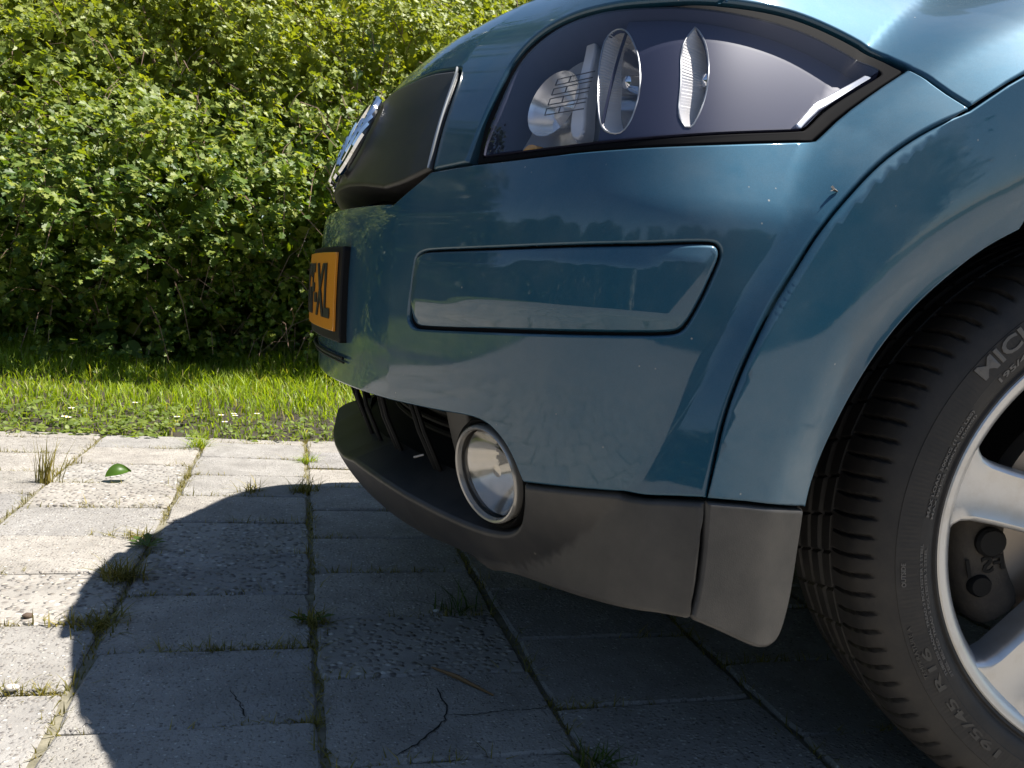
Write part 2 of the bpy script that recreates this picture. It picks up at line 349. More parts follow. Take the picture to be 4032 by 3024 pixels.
# places on the ground and in the hedge, metres
PIX = {
    'crack_a': [[-0.5865, 0.3812], [-0.5854, 0.3566], [-0.5816, 0.3388], [-0.5895, 0.3124], [-0.6061, 0.2939], [-0.6234, 0.2756], [-0.65, 0.2513]],
    'crack_b': [[-0.5854, 0.3234], [-0.5684, 0.3206], [-0.542, 0.3218], [-0.5037, 0.3257], [-0.4707, 0.3264]],
    'crack_c': [[-0.817, 0.4052], [-0.806, 0.3736], [-0.798, 0.344]],
    'dandelion': [-0.9817, 0.897],
    'tuft_a': [-0.9934, 0.7555],
    'tuft_b': [-0.9942, 0.5881],
    'tuft_c': [-0.7262, 0.5819],
    'tuft_d': [-0.4495, 0.2191],
    'tuft_e': [-0.7188, 1.563],
    'tuft_f': [-0.732, 1.2722],
    'tuft_g': [-0.8417, 1.2648],
    'tuft_h': [-0.9938, 1.7085],
    'tuft_i': [-0.5203, 0.6138],
    'tuft_j': [-1.2423, 1.3116],
    'tuft_k': [-0.9997, 0.9406],
    'leaf': [-1.1142, 1.3463],
    'straw_a': [-0.5855, 0.4318],
    'straw_b': [-0.5252, 0.3591],
    'stone': [-1.0795, 0.6192],
    'stone_b': [-1.0396, 0.4243],
    'stone_c': [-0.5505, 0.6086],
    'daisies': [[-1.348, 1.8993], [-1.3619, 1.9893], [-1.3486, 1.8652], [-1.0834, 1.9761], [-0.9619, 1.9571], [-0.9478, 1.9097], [-0.9321, 2.0389], [-1.2412, 2.2414], [-0.9232, 1.9503], [-0.8651, 1.9993]],
    'dock': [-1.4964, 3.12],
    'dock3': [-1.5311, 3.12, 0.131],
    'ivy': [[-0.5506, 3.36, 1.399], [-0.4667, 3.48, 1.5538], [-0.5777, 3.42, 1.4701], [-0.522, 3.5, 1.6126]],
}
WHITEP = mat_simple('white_petal', (.8, .8, .78), .6)
YELP = mat_simple('yellow_disc', (.7, .45, .03), .7)
# ------------------------------------------------------------------ body panels cut from the body surface
def dens(poly, step):
    out = []
    for a, b in zip(poly, poly[1:] + poly[:1]):
        a = np.array(a); b = np.array(b); L = np.hypot(*(b - a))
        if L < 4e-4: continue
        n = max(1, int(math.ceil(L / step)))
        out += [tuple(a + (b - a) * k / n) for k in range(n)]
    return out
def smooth_line(p, it=2):
    """rounds a traced open line a little (ends stay)"""
    p = [np.array(q, float) for q in p]
    for _ in range(it):
        q = [p[0]]
        for a, b in zip(p, p[1:]): q += [.75 * a + .25 * b, .25 * a + .75 * b]
        p = q + [p[-1]]
    return [tuple(x) for x in p]
def inside(P, poly):
    P = np.asarray(P); o = np.argsort(P[:, 1]); x, y = P[o, 0], P[o, 1]; r = np.zeros(len(P), bool); q = np.asarray(poly); j = np.roll(q, 1, 0)
    lo = np.searchsorted(y, np.minimum(q[:, 1], j[:, 1]), 'left'); hi = np.searchsorted(y, np.maximum(q[:, 1], j[:, 1]), 'left')
    for (x1, y1), (x2, y2), a, b in zip(q, j, lo, hi):
        if b > a: r[a:b] ^= x[a:b] < (x2 - x1) * (y[a:b] - y1) / (y2 - y1) + x1
    out = np.empty(len(P), bool); out[o] = r; return out
def bdist(P, rings):
    """distance to the nearest ring and the nearest point on it"""
    P = np.asarray(P, float); A = np.concatenate([np.asarray(r, float) for r in rings]); B = np.concatenate([np.roll(np.asarray(r, float), -1, 0) for r in rings]); C_ = np.concatenate([np.roll(np.asarray(r, float), 1, 0) for r in rings])
    kd = KDTree(len(A))
    for i, p in enumerate(A): kd.insert((p[0], p[1], 0), i)
    kd.balance(); idx = np.array([kd.find((p[0], p[1], 0))[1] for p in P], int)
    best = np.full(len(P), 1e9); near = np.zeros((len(P), 2))
    for a, b in ((A[idx], B[idx]), (C_[idx], A[idx])):
        d = b - a; t = np.clip(((P - a) * d).sum(1) / np.maximum((d * d).sum(1), 1e-14), 0, 1); c = a + t[:, None] * d; r = np.hypot(*(P - c).T)
        m = r < best; best[m] = r[m]; near[m] = c[m]
    return best, near
def shrink(poly, d):
    q = np.array(poly); area = .5 * np.sum(q[:, 0] * np.roll(q[:, 1], -1) - np.roll(q[:, 0], -1) * q[:, 1]); s = 1 if area > 0 else -1
    t = np.roll(q, -1, 0) - np.roll(q, 1, 0); t /= np.maximum(np.hypot(*t.T), 1e-9)[:, None]
    return [tuple(v) for v in q + d * s * np.stack([-t[:, 1], t[:, 0]], 1)]
def panel_uv(poly, holes=(), step=.008, edge=.004, roll=.003, gap=0.):
    poly = dens(list(poly), edge); holes = [dens(list(h), edge) for h in holes]
    if gap: poly = shrink(poly, gap); holes = [shrink(h, -gap) for h in holes]
    rings = [poly] + holes
    q = np.array(poly); lo, hi = q.min(0), q.max(0)
    gx, gy = np.meshgrid(np.arange(lo[0], hi[0], step), np.arange(lo[1], hi[1], step)); gx = gx + (np.arange(gx.shape[0]) % 2)[:, None] * step / 2
    G = np.stack([gx.ravel(), gy.ravel()], 1)
    def ok(P, dmin):
        m = inside(P, poly)
        for h in holes: m &= ~inside(P, h)
        P = P[m]; return P[bdist(P, rings)[0] > dmin] if len(P) else P
    free = [ok(G, max(step * .55, roll * 1.5))]
    if roll:
        for d in (.25 * roll, .6 * roll, roll):
            for k, rg in enumerate(rings): free.append(ok(np.array(shrink(rg, d if k == 0 else -d)), d * .85))
    free = np.concatenate(free); pts = []; edges = []; nb = 0
    for rg in rings:
        edges += [(nb + i, nb + (i + 1) % len(rg)) for i in range(len(rg))]; pts += [Vector(p) for p in rg]; nb += len(rg)
    pts += [Vector(p) for p in free]
    V, E, F, *_ = delaunay_2d_cdt(pts, edges, [], 0, 1e-6)
    V = np.array([tuple(v) for v in V]); F = np.array([f for f in F if len(f) == 3]); c = V[F].mean(1)
    m = inside(c, poly)
    for h in holes: m &= ~inside(c, h)
    F = F[m]
    A = np.cross(V[F[:, 1]] - V[F[:, 0]], V[F[:, 2]] - V[F[:, 0]]); F = F[np.abs(A) > 1e-12]; A = A[np.abs(A) > 1e-12]
    F[A < 0] = F[A < 0][:, ::-1]
    return V, F, rings
def panel(name, poly, mat, parent, holes=(), off=0., roll=.003, depth=.02, step=.008, edge=.004, gap=0., offfn=None, **k):
    V, F, rings = panel_uv(poly, holes, step, edge, roll, gap)
    d, near = bdist(V, rings)
    o = np.full(len(V), float(off)); kk = np.zeros(len(V))
    if roll: kk = np.clip(1 - d / roll, 0, 1); o = o - roll * (1 - np.sqrt(np.clip(1 - kk ** 2, 0, 1)))
    if offfn is not None: o = o + offfn(V[:, 0], V[:, 1], d)
    n = nrm(V[:, 0], V[:, 1]); P = base(V[:, 0], V[:, 1]) + n * o[:, None]
    N = n.copy()
    if offfn is not None:
        e = 6e-4
        def pp(ds, dz):
            v = V + (ds, dz); dd = bdist(v, rings)[0]; return base(v[:, 0], v[:, 1]) + nrm(v[:, 0], v[:, 1]) * offfn(v[:, 0], v[:, 1], dd)[:, None]
        a = pp(e, 0) - pp(-e, 0); b = pp(0, e) - pp(0, -e); N = np.cross(a, b); N /= np.linalg.norm(N, axis=1, keepdims=True)
    if roll:
        g2 = near - V; L = np.hypot(*g2.T); bd = L < 1e-5
        tdir = base(near[:, 0], near[:, 1]) - base(V[:, 0], V[:, 1])
        if bd.any():      # on the rim itself: take the outward direction from the ring
            for rg, sg in zip(rings, [1] + [-1] * (len(rings) - 1)):
                q = np.array(rg); out = np.array(shrink(rg, -.0005 * sg)); dirs = base(out[:, 0], out[:, 1]) - base(q[:, 0], q[:, 1])
                lut = {(round(v[0], 5), round(v[1], 5)): i for i, v in enumerate(q)}
                for j in np.where(bd)[0]:
                    i = lut.get((round(V[j, 0], 5), round(V[j, 1], 5)))
                    if i is not None: tdir[j] = dirs[i]
        tdir -= N * (tdir * N).sum(1, keepdims=True); tl = np.linalg.norm(tdir, axis=1, keepdims=True); tdir = np.where(tl > 1e-9, tdir / np.maximum(tl, 1e-9), 0)
        kq = np.minimum(kk, .96)[:, None]; N = N * np.sqrt(1 - kq ** 2) + tdir * kq
    verts = list(P); faces = [tuple(f) for f in F]; nor = list(N)
    if depth:
        for rg, sg in zip(rings, [1] + [-1] * (len(rings) - 1)):
            q = np.array(rg); nn = nrm(q[:, 0], q[:, 1]); oo = np.full(len(q), off - roll)
            if offfn is not None: oo = oo + offfn(q[:, 0], q[:, 1], np.zeros(len(q)))
            top = base(q[:, 0], q[:, 1]) + nn * oo[:, None]; bot = top - nn * depth
            out = np.array(shrink(rg, -.0005 * sg)); on = base(out[:, 0], out[:, 1]) - base(q[:, 0], q[:, 1]); on /= np.maximum(np.linalg.norm(on, axis=1, keepdims=True), 1e-9)
            b = len(verts); m = len(q); verts += list(top) + list(bot); nor += list(on) * 2
            ar = .5 * np.sum(q[:, 0] * np.roll(q[:, 1], -1) - np.roll(q[:, 0], -1) * q[:, 1])
            for i in range(m):
                j = (i + 1) % m; f = (b + i, b + m + i, b + m + j, b + j)
                faces.append(f if (ar > 0) == (sg > 0) else f[::-1])
    return mesh_obj(name, verts, faces, mat, parent, True, nor, **k)
def both(half):
    """near-side half outline, first and last point on the centre line -> whole outline"""
    h = [tuple(p) for p in half]; return h + [(-s, z) for s, z in reversed(h) if s > 1e-6]
def at(s, z, off=0.): return Vector(base(np.array(float(s)), np.array(float(z))) + nrm(np.array(float(s)), np.array(float(z))) * off)
def nv(s, z): return Vector(nrm(np.array(float(s)), np.array(float(z))))

PAINT = mat_paint()
BLACK = mat_plastic('black_bumper_plastic', (.023, .0218, .0205), .46, .16, .12)
GRILLE = mat_plastic('matt_black_grille', (.020, .019, .018), .42, .22, .05, 1.6)
DARK = mat_simple('dark_plastic', (.006, .006, .006), .6, Specular__IOR__Level=.2)
SEAL = mat_simple('black_rubber_seal', (.005, .005, .006), .75, Specular__IOR__Level=.05)
CHROME = mat_simple('chrome', (.82, .83, .84), .06, 1.)
TRIMLINE = mat_simple('satin_edge', (.34, .35, .35), .35, .8)
LENS = mat_glass('headlight_glass', (.95, .95, .98), .06, .02)
FOGGLASS = mat_glass('fog_glass', (.72, .69, .64), .16, .13)
HOUSE = mat_simple('violet_grey_housing', (.030, .034, .066), .5, .0, Specular__IOR__Level=.2)
BOWL = mat_simple('satin_silver_bowl', (.84, .85, .84), .20, .7)
BRIGHT = mat_simple('bright_silver_strip', (.55, .57, .60), .32, .55)
MIRROR = mat_simple('reflector_mirror', (.86, .87, .88), .16, .9)
RIBBED = mat_simple('clear_ribbed_plastic', (.68, .66, .63), .3, .1, .3)
AMBER = mat_simple('amber_bulb', (.75, .33, .05), .2, .2)
RUBBER = mat_rubber(); ALLOY = mat_alloy()

car = empty('parked_car', (0, 0, 0), label='teal blue metallic car parked on the slabs, its front corner filling the right side', cat='car')
L = smooth_line
gap_line = L(D['gap']); fend_line = L(D['fend_gap'], 1)
hl_low = L(D['hl_low'][:8], 2) + [D['hl_low'][8]] + L(D['hl_low'][9:], 1)
intake = L(D['intake_top'], 2); lip_top = L(D['lip_top'], 2)
bump_half = [(0, .3415), (.12, .342)] + intake[::-1] + L(D['joint'], 1)[::-1] + gap_line[::-1] + fend_line[::-1][1:] + hl_low[::-1][1:] + L(D['bump_v'], 1)[::-1][1:] + [(SC - .035, .5455), (.17, .5475), (0, .548)]
trim = [tuple(p) for p in D['trim']]
trim_r = smooth_line(trim + trim[:1], 2)[:-1]
def bumper_off(s, z, d):
    # shallow tray round the insert
    dt, _ = bdist(np.stack([np.abs(s), z], 1), [trim_r]); return np.where(inside(np.stack([np.abs(s), z], 1), trim_r), 0, 0) - .0016 * np.clip(1 - dt / .006, 0, 1) ** 2
trim_m = [(-s, z) for s, z in trim_r]
PN = panel
bumper = panel('bumper', both(bump_half), PAINT, car, holes=[trim_r, trim_m], off=0, roll=.0022, depth=.03, step=.008, gap=.0007)
panel('bumper_insert', trim_r, PAINT, bumper, off=.0008, roll=.003, depth=.012, step=.007, gap=.0010,
      offfn=lambda s, z, d: .0028 * np.clip(d / .012, 0, 1) - .0055 * np.clip((.456 + .10 * (np.abs(s) - .6) * .2 - z) / .02, 0, 1), label='flush rubbing panel let into the bumper corner')
panel('insert_groove', smooth_line([tuple(p) for p in shrink(trim_r, -.004)], 0), SEAL, bumper, off=-.0045, roll=0, depth=0, step=.02)
lip_half = [(0, .240), (.12, .2425)] + lip_top[::-1] + [(D['joint'][-1][0], D['joint'][-1][1] - .0012)] + [(s, z - .0012) for s, z in L(D['joint'], 1)[::-1]] + L(D['gap_low'], 1) + L(D['lip_bot'][1:], 1)[::-1] + [(.34, .1865), (.20, .181), (0, .178)]
lower = panel('lower_bumper', both(lip_half), BLACK, car, off=-.0004, roll=.005, depth=.055, step=.0058, gap=.0008)
at_ = L(D['archtrim'], 2)
panel('arch_corner_trim', [(s, z - .001) for s, z in L(D['joint2'], 1)] + at_[1:] + L(D['gap_low'], 1)[::-1], BLACK, car, off=-.0002, roll=.0035, depth=.03, step=.008, gap=.0009)
arch_lip = L(D['arch_lip'], 2)
# arch line carried on over the wheel
def ring_sz(R, a0, a1, n):
    out = []
    for a in np.linspace(a0, a1, n):
        r = np.interp(a, RL_T if R is RL_R else RG_T, R); X = -r * math.cos(math.radians(a)); Z = WZ + r * math.sin(math.radians(a))
        # s of this X along the flank
        ss = np.linspace(.60, 1.8, 1200); xs = plan(ss)[:, 0]; out.append((float(np.interp(X, xs, ss)), Z))
    return out
rear_gap = ring_sz(RG_R, 52, 150, 40); rear_lip = ring_sz(RL_R, 50, 150, 40)
lip0 = arch_lip[0]
flare_poly = [D['joint2'][0]] + gap_line[::-1][1:] + rear_gap + rear_lip[::-1] + arch_lip[1:] + L(D['joint2'], 1)[::-1][1:-1]
flare = panel('wheel_arch_flare', flare_poly, PAINT, car, off=0, roll=.0018, depth=.022, step=.0052, gap=.0007)
DS = SC - .4258
hood_gap = [(s + DS, z) for s, z in ((.80, .719), (.86, .738), (1.0, .776), (1.25, .82), (1.6, .87), (1.72, .885))]
HOOD_REAR = [(1.5 + DS, .890), (1.1, .890), (.85, .882), (.6, .870), (.42, .870), (.25, .885), (0, .895)]
hl_top = L(D['hl_top'], 2); hl_left = L(D['hl_left'], 2)
fender_poly = [hl_top[0]] + hl_top[1:-1] + [D['fend_gap'][0]] + fend_line[1:] + rear_gap + [(1.72 + DS, .55), (1.72 + DS, .885)] + hood_gap[::-1][1:] + [(.785 + DS, .707)]
fender = panel('fender', fender_poly, PAINT, car, off=0, roll=.003, depth=.02, step=.006, gap=.0013)
g_edge = L(D['grille_edge'], 2); g_top = L(D['grille_top'], 1); g_bot = L(D['grille_bot'], 1)
hood_half = [(0, .696), (.14, .695)] + g_top[::-1] + g_edge[::-1] + [(s, z) for s, z in hl_left] + hood_gap + HOOD_REAR
bonnet = panel('bonnet', both(hood_half), PAINT, car, off=.0, roll=.003, depth=.02, step=.013, edge=.006, gap=.0012)
grille_half = [(0, .578), (.14, .574), (.22, .568)] + g_bot[::-1] + g_edge + g_top + [(.14, .695), (0, .696)]
grille = panel('grille_panel', both(grille_half), GRILLE, car, off=.002, roll=.004, depth=.045, step=.010, gap=.0022)
e2 = [at(s - .0005, z, .0035) for s, z in g_edge]
for pts in (e2, [Vector((p.x, 2 * YC - p.y, p.z)) for p in e2]): MB().tube(pts, .0016, 6).build('edge_strip', TRIMLINE, grille)
# four interlocked rings in front of the grille panel
emblem = None
for k in range(4):
    s0 = (k - 1.5) * .071; zc = .637; r = .047
    mb = MB(); pts = []
    for a in np.linspace(0, 2 * math.pi, 48, endpoint=False):
        pts.append(at(s0 + r * math.cos(a), zc + r * .93 * math.sin(a), .007 + (.003 if k % 2 else 0)))
    mb.tube(pts, .0058, 10, True)
    o = mb.build('ring', CHROME, grille)
slot = panel('bumper_slot', both([(0, .552), (.40 + DS, .551), (.47 + DS, .572), (.44 + DS, .578), (0, .590)]), DARK, car, off=-.055, roll=0, depth=0, step=.02)

# ---- headlight
headlight = empty('headlight', (0, 0, 0), parent=car)
lens_r = smooth_line([tuple(p) for p in D['lens']] + [tuple(D['lens'][0])], 2)[:-1]
hl_out = hl_left[:-1] + hl_top[1:] + [tuple(p) for p in hl_low[::-1][1:]]
hl_out = [p for p in hl_out if p[0] > .530 + DS]
panel('gasket', hl_out, SEAL, headlight, holes=[lens_r], off=-.0035, roll=.0015, depth=.012, step=.01, gap=.0014)
panel('lens', lens_r, LENS, headlight, off=-.0015, roll=.0, depth=0, step=.009, gap=0)
left = [p for p in shrink(dens(lens_r, .004), .004) if p[0] < .70 + DS]
panel('mirror_bowl', left, BOWL, headlight, off=-.030, roll=0, depth=0, step=.006, offfn=lambda s, z, d: -.020 * np.clip((s - (.50 + DS)) / .2, 0, 1) ** 1.5 - .010 * np.clip(1 - ((z - .64) / .055) ** 2, 0, 1))
q_ = np.array(dens(lens_r, .004)); A_ = base(q_[:, 0], q_[:, 1]) + nrm(q_[:, 0], q_[:, 1]) * -.003; sh_ = np.array(shrink([tuple(v) for v in q_], .004)); B_ = base(sh_[:, 0], sh_[:, 1]) + nrm(sh_[:, 0], sh_[:, 1]) * -.060; n_ = len(q_)
MB().add(list(A_) + list(B_), [(k, (k + 1) % n_, n_ + (k + 1) % n_, n_ + k) for k in range(n_)]).build('housing', HOUSE, headlight)
def ring_of(key): return smooth_line([tuple(p) for p in D[key]] + [tuple(D[key][0])], 2)[:-1]
b1, b2 = ring_of('bowl1'), ring_of('bowl2')
fas = [p for p in shrink(dens(lens_r, .005), .0022) if p[0] > .684 + DS]
def fas_off(s, z, d): return -.012 - .004 * smooth((s - (.72 + DS)) / .2) + 0 * z
fascia = panel('fascia', fas, HOUSE, headlight, holes=[b1, b2], off=0, roll=0, depth=.004, step=.006, edge=.004, offfn=fas_off)
def ring3(r):
    q = np.array(dens(r, .0016)); return q, base(q[:, 0], q[:, 1]) + nrm(q[:, 0], q[:, 1]) * fas_off(q[:, 0], q[:, 1], 0)[:, None]
for rg, nm, ext, E_ in ((b1, 'main_beam', .022, (.93, .36, -.02)), (b2, 'dipped_beam', .030, (.95, .30, -.02))):
    q, P0 = ring3(rg); n = len(q); E_ = np.array(E_) / np.linalg.norm(E_); ctr = P0.mean(0)
    bw_ = empty(nm, (0, 0, 0), parent=headlight)
    zig = (np.arange(n) % 2 * 2 - 1)[:, None] * .0006
    inw = (ctr - P0); inw /= np.linalg.norm(inw, axis=1, keepdims=True)
    A = P0 + inw * .0002; B = P0 + E_ * .002 + inw * zig; C2 = P0 + E_ * ext + inw * (.003 + zig); V = np.concatenate([A, B, C2]); 
    F = [(r * n + k, r * n + (k + 1) % n, (r + 1) * n + (k + 1) % n, (r + 1) * n + k) for r in range(2) for k in range(n)]
    MB().add(V, F).build('collar', RIBBED, bw_, smooth=False)
    rows = []; cb = (P0 + E_ * ext).mean(0)
    for t in np.linspace(0, 1, 12): rows.append(cb + (C2 - inw * zig - cb) * math.sqrt(max(1 - t, .0002)) + E_ * .042 * t)
    V = np.concatenate(rows); F = [(r * n + k, r * n + (k + 1) % n, (r + 1) * n + (k + 1) % n, (r + 1) * n + k) for r in range(11) for k in range(n)]
    MB().add(V, F).build('reflector', MIRROR, bw_)
    MB().lathe([(.0001, .0), (.005, -.002), (.0072, -.010), (.0072, -.034), (.004, -.05)], frame(Vector(ctr + E_ * (ext * .35)), -Vector(E_)), 20).build('bulb', CHROME, bw_)
    MB().tube([Vector(p) for p in (P0 - inw * .0003)[::4]], .0007, 6, True).build('bezel', TRIMLINE, bw_)
panel('indicator_pillar', ring_of('pillar'), RIBBED, headlight, off=-.026, roll=.003, depth=.012, step=.006, edge=.003)
lad = D['ladder']; mb = MB()
(sA, zA), (sM, _), (sB, _), (_, zB), _ = lad
for k in range(8):
    zz = zA + (zB - zA) * (k // 2 + (.62 if k % 2 else 0)) / 3.62
    mb.tube([at(sA, zz, -.022), at(sM, zz, -.022), at(sB, zz, -.0215)], .0005, 5)
for k in range(4):
    za = zA + (zB - zA) * k / 3.62; zb = zA + (zB - zA) * (k + .62) / 3.62
    for s0 in (sA, sM): mb.tube([at(s0, za, -.022), at(s0, zb, -.022)], .0005, 5)
mb.build('filament_ladder', GRILLE, headlight)
edge_in = [p for p in shrink(dens([tuple(q) for q in D['lens']], .004), .0012) if p[0] > .858 + DS and .603 < p[1] < .6605 ]
edge_out = [(s - .0034, z + .0036) for s, z in edge_in]
panel('bright_edge', edge_in + edge_out[::-1], BRIGHT, headlight, off=-.0065, roll=.001, depth=.006, step=.005, edge=.003)
MB().lathe([(.030 * math.sqrt(q), -.034 * (1 - q)) for q in np.linspace(1, .0005, 14)], frame(at(.600 + DS, .640, -.024), (-.86, -.42, .25)), 40).build('indicator_bowl', BOWL, headlight)
MB().lathe([(.0001, .018), (.006, .015), (.009, .006), (.009, -.012)], frame(at(.606 + DS, .636, -.044), (-.86, -.42, .25)), 20).build('indicator_glass', RIBBED, headlight)
mb = MB(); bpos = at(.590 + DS, .592, -.030); mb.lathe([(.0001, .012), (.008, .010), (.011, .0), (.008, -.012)], frame(bpos, (-.7, -.6, .2)), 24); mb.build('indicator_bulb', AMBER, headlight)

# ---- number plate in its holder
PLATE = NT('orange_reflective_plate'); PLATE.set(Base__Color=(.66, .245, .012, 1), Roughness=.38, Coat__Weight=.3, Coat__Roughness=.2); PLATE = PLATE.m
BLUE = mat_simple('blue_plate_band', (.02, .06, .42), .4, coat=.3)
INK = mat_simple('black_plate_ink', (.012, .012, .012), .45)
plate_half = D['plate_near'][0][0] - .010
z0, z1 = .405, .494
def rect(a, b, c, d): return [(a, c), (b, c), (b, d), (a, d)]
plate = panel('number_plate', rect(-plate_half + .004, plate_half - .004, z0, z1), PLATE, car, off=.012, roll=.0008, depth=.002, step=.012, edge=.006)
panel('plate_holder', rect(-plate_half - .006, plate_half + .010, z0 - .012, z1 + .007), DARK, plate, off=.0085, roll=.002, depth=.014, step=.014, edge=.006)
panel('country_band', rect(-plate_half + .0045, -plate_half + .0045 + .045, z0 + .001, z1 - .001), BLUE, plate, off=.0128, roll=0, depth=0, step=.012)
def text_mesh(txt, size=1.0):
    cu = bpy.data.curves.new('t', 'FONT'); cu.body = txt; cu.size = size; cu.extrude = 0; cu.resolution_u = 3; cu.offset = .022
    o = bpy.data.objects.new('t', cu); COL.objects.link(o)
    me = o.to_mesh(); v = np.array([tuple(p.co) for p in me.vertices]) if len(me.vertices) else np.zeros((0, 3)); f = [tuple(p.vertices) for p in me.polygons]
    o.to_mesh_clear(); bpy.data.objects.remove(o); bpy.data.curves.remove(cu)
    return v, f
def text_map(name, txt, fn, mat, parent, raise_fn=None, sub=.0, **k):
    """text laid out in unit coordinates (0..1 wide, 0..1 tall) then mapped by fn(u,v) -> surface point and lifted copy; gives it thickness"""
    v, f = text_mesh(txt)
    bm = bmesh.new(); vs = [bm.verts.new(p) for p in v]
    for q in f:
        try: bm.faces.new([vs[i] for i in q])
        except ValueError: pass
    bmesh.ops.remove_doubles(bm, verts=bm.verts, dist=1e-4)
    lo = v.min(0); hi = v.max(0); w = hi[0] - lo[0]; h = hi[1] - lo[1]
    nb = max(2, int(w / .12))
    for i in range(1, nb):
        bmesh.ops.bisect_plane(bm, geom=bm.verts[:] + bm.edges[:] + bm.faces[:], plane_co=(lo[0] + w * i / nb, 0, 0), plane_no=(1, 0, 0))
    bm.verts.ensure_lookup_table(); bm.verts.index_update()
    uv = [((p.co.x - lo[0]) / w, (p.co.y - lo[1]) / h) for p in bm.verts]
    F = [tuple(p.index for p in q.verts) for q in bm.faces]; E = [tuple(p.index for p in e.verts) for e in bm.edges if len(e.link_faces) == 1]
    top = [fn(a, b, 1) for a, b in uv]; bot = [fn(a, b, 0) for a, b in uv]; n = len(top); bm.free()
    me = MB(); me.add(top + bot, F + [(a, b, b + n, a + n) for a, b in E])
    return me.build(name, mat, parent, smooth=False, **k)
# reads left to right seen from the front: car's own right (far side) comes first
def plate_fn(s_a, s_b):
    def fn(u, v, t): return at(s_a + (s_b - s_a) * u, z0 + .012 + v * .065, .0126 + .0009 * t)
    return fn
text_map('plate_characters', '57-GF-XL', plate_fn(-.060, plate_half - .020), INK, plate)
mb = MB()
for s_ in (-plate_half - .003, plate_half + .006): pass
mb.tube([at(s, z0 - .0295, .004) for s in np.linspace(-plate_half - .01, plate_half + .01, 40)], .0018, 6)
mb.tube([at(s, z0 - .0345, .003) for s in np.linspace(-plate_half - .01, plate_half + .01, 40)], .0012, 6)
mb.build('holder_ledge', DARK, plate)

# ---- lower air intake
intake_root = empty('air_intake', (0, 0, 0), parent=car)
panel('back_wall', both([(0, .18), (.60 + DS, .20), (.74 + DS, .24), (.74 + DS, .37), (0, .40)]), DARK, intake_root, off=-.13, roll=0, depth=0, step=.02)
fl_s = np.linspace(-.60 - DS, .60 + DS, 61)
mb = MB(); mb.add([at(s, np.interp(abs(s), [0, .20, .42, .52], [.236, .242, .240, .250]) - .002 - .035 * (o < -.1), o) for s in fl_s for o in (-.045, -.16)], [(2 * k, 2 * k + 1, 2 * k + 3, 2 * k + 2) for k in range(60)]); mb.build('intake_floor', DARK, intake_root)
mb = MB(); mb.add([at(s, .352, o) for s in fl_s for o in (-.02, -.16)], [(2 * k, 2 * k + 1, 2 * k + 3, 2 * k + 2) for k in range(60)]); mb.build('intake_roof', DARK, intake_root)
panel('ceiling_wall', both([(0, .352), (.66 + DS, .366), (.66 + DS, .392), (0, .392)]), DARK, intake_root, off=-.03, roll=0, depth=0, step=.02)
for s_, lean in ((.06, .01), (.12, .012), (.20, .014), (.213, .014), (.305, .02), (.318, .02)):
    for sg in (1, -1):
        mb = MB(); a = [at(sg * (s_ + lean * 0), .350, -.040), at(sg * (s_ + lean), .300, -.044), at(sg * (s_ + lean * 1.8), .235, -.050)]
        mb.tube(a, .0028, 6); mb.build('vane', DARK, intake_root)
for k in range(6):
    mb = MB(); zz = .235 + k * .021
    mb.tube([at(s, zz, -.105) for s in np.linspace(-.38, .38, 30)], .0035, 6); mb.build('slat', DARK, intake_root)
for sg in (1, -1):
    panel('duct_wall', [(sg * a, b) for a, b in ((.462 + DS, .225), (.50 + DS, .225), (.475 + DS, .36), (.43 + DS, .36))], BLACK, intake_root, off=-.06, roll=.004, depth=.07, step=.01)
    mb = MB(); mb.box(at(sg * (.575 + DS), .325, -.045), (.012, .012, .045), Matrix.Rotation(.3, 3, 'Z'))
    for k in range(4): mb.box(at(sg * (.585 + DS), .308 + k * .008, -.040), (.022, .014, .0035), Matrix.Rotation(.3, 3, 'Z'))
    mb.build('lamp_bracket', DARK, intake_root)
MB().tube([at(.308, .263, -.040), at(.318, .265, -.048)], .0011, 6).build('cable_tie', mat_simple('pale_nylon', (.45, .43, .40), .5), intake_root)

# ---- fog lamp
fog_c = at(*D['fogc'][0], -.010)
FOG_N = Vector((-.90, -.40, -.20)).normalized()
def make_fog(mir):
    f = empty('fog_lamp', (0, 0, 0), parent=car)
    c = fog_c.copy(); nn = FOG_N.copy()
    if mir: c.y = 2 * YC - c.y; nn.y = -nn.y
    M = frame(c, nn)
    R = .0450
    mb = MB(); mb.lathe([(R, -.03), (R, .0), (R * .995, .002), (R * .96, .0038), (R * .92, .003), (R * .895, -.001)], M, 64); mb.build('bezel', mat_fog, f)
    mb = MB(); mb.lathe([(R * .90 * math.sin(q), -.006 + .010 * math.cos(q)) for q in np.linspace(math.pi / 2, 0.001, 12)], M, 64); mb.build('lens', FOGGLASS, f)
    mb = MB(); mb.lathe([(R * .89 * math.sqrt(q), -.008 - .034 * (1 - q)) for q in np.linspace(1, 0.0005, 14)], M, 64); mb.build('reflector', MIRROR, f)
    mb = MB(); mb.lathe([(.0001, 0), (.006, -.001), (.007, -.006), (.007, -.026)], frame(M @ Vector((0, 0, -.010)), nn), 20); mb.build('bulb_shield', CHROME, f)
    mb = MB(); mb.lathe([(R * 1.16, -.045), (R * 1.14, -.006), (R * 1.09, -.001), (R * 1.03, -.004), (R * 1.0, -.02)], M, 64); mb.build('surround', DARK, f)
    return f
mat_fog = mat_simple('clear_grey_bezel', (.36, .34, .31), .25, .5, .5)
make_fog(False); make_fog(True)

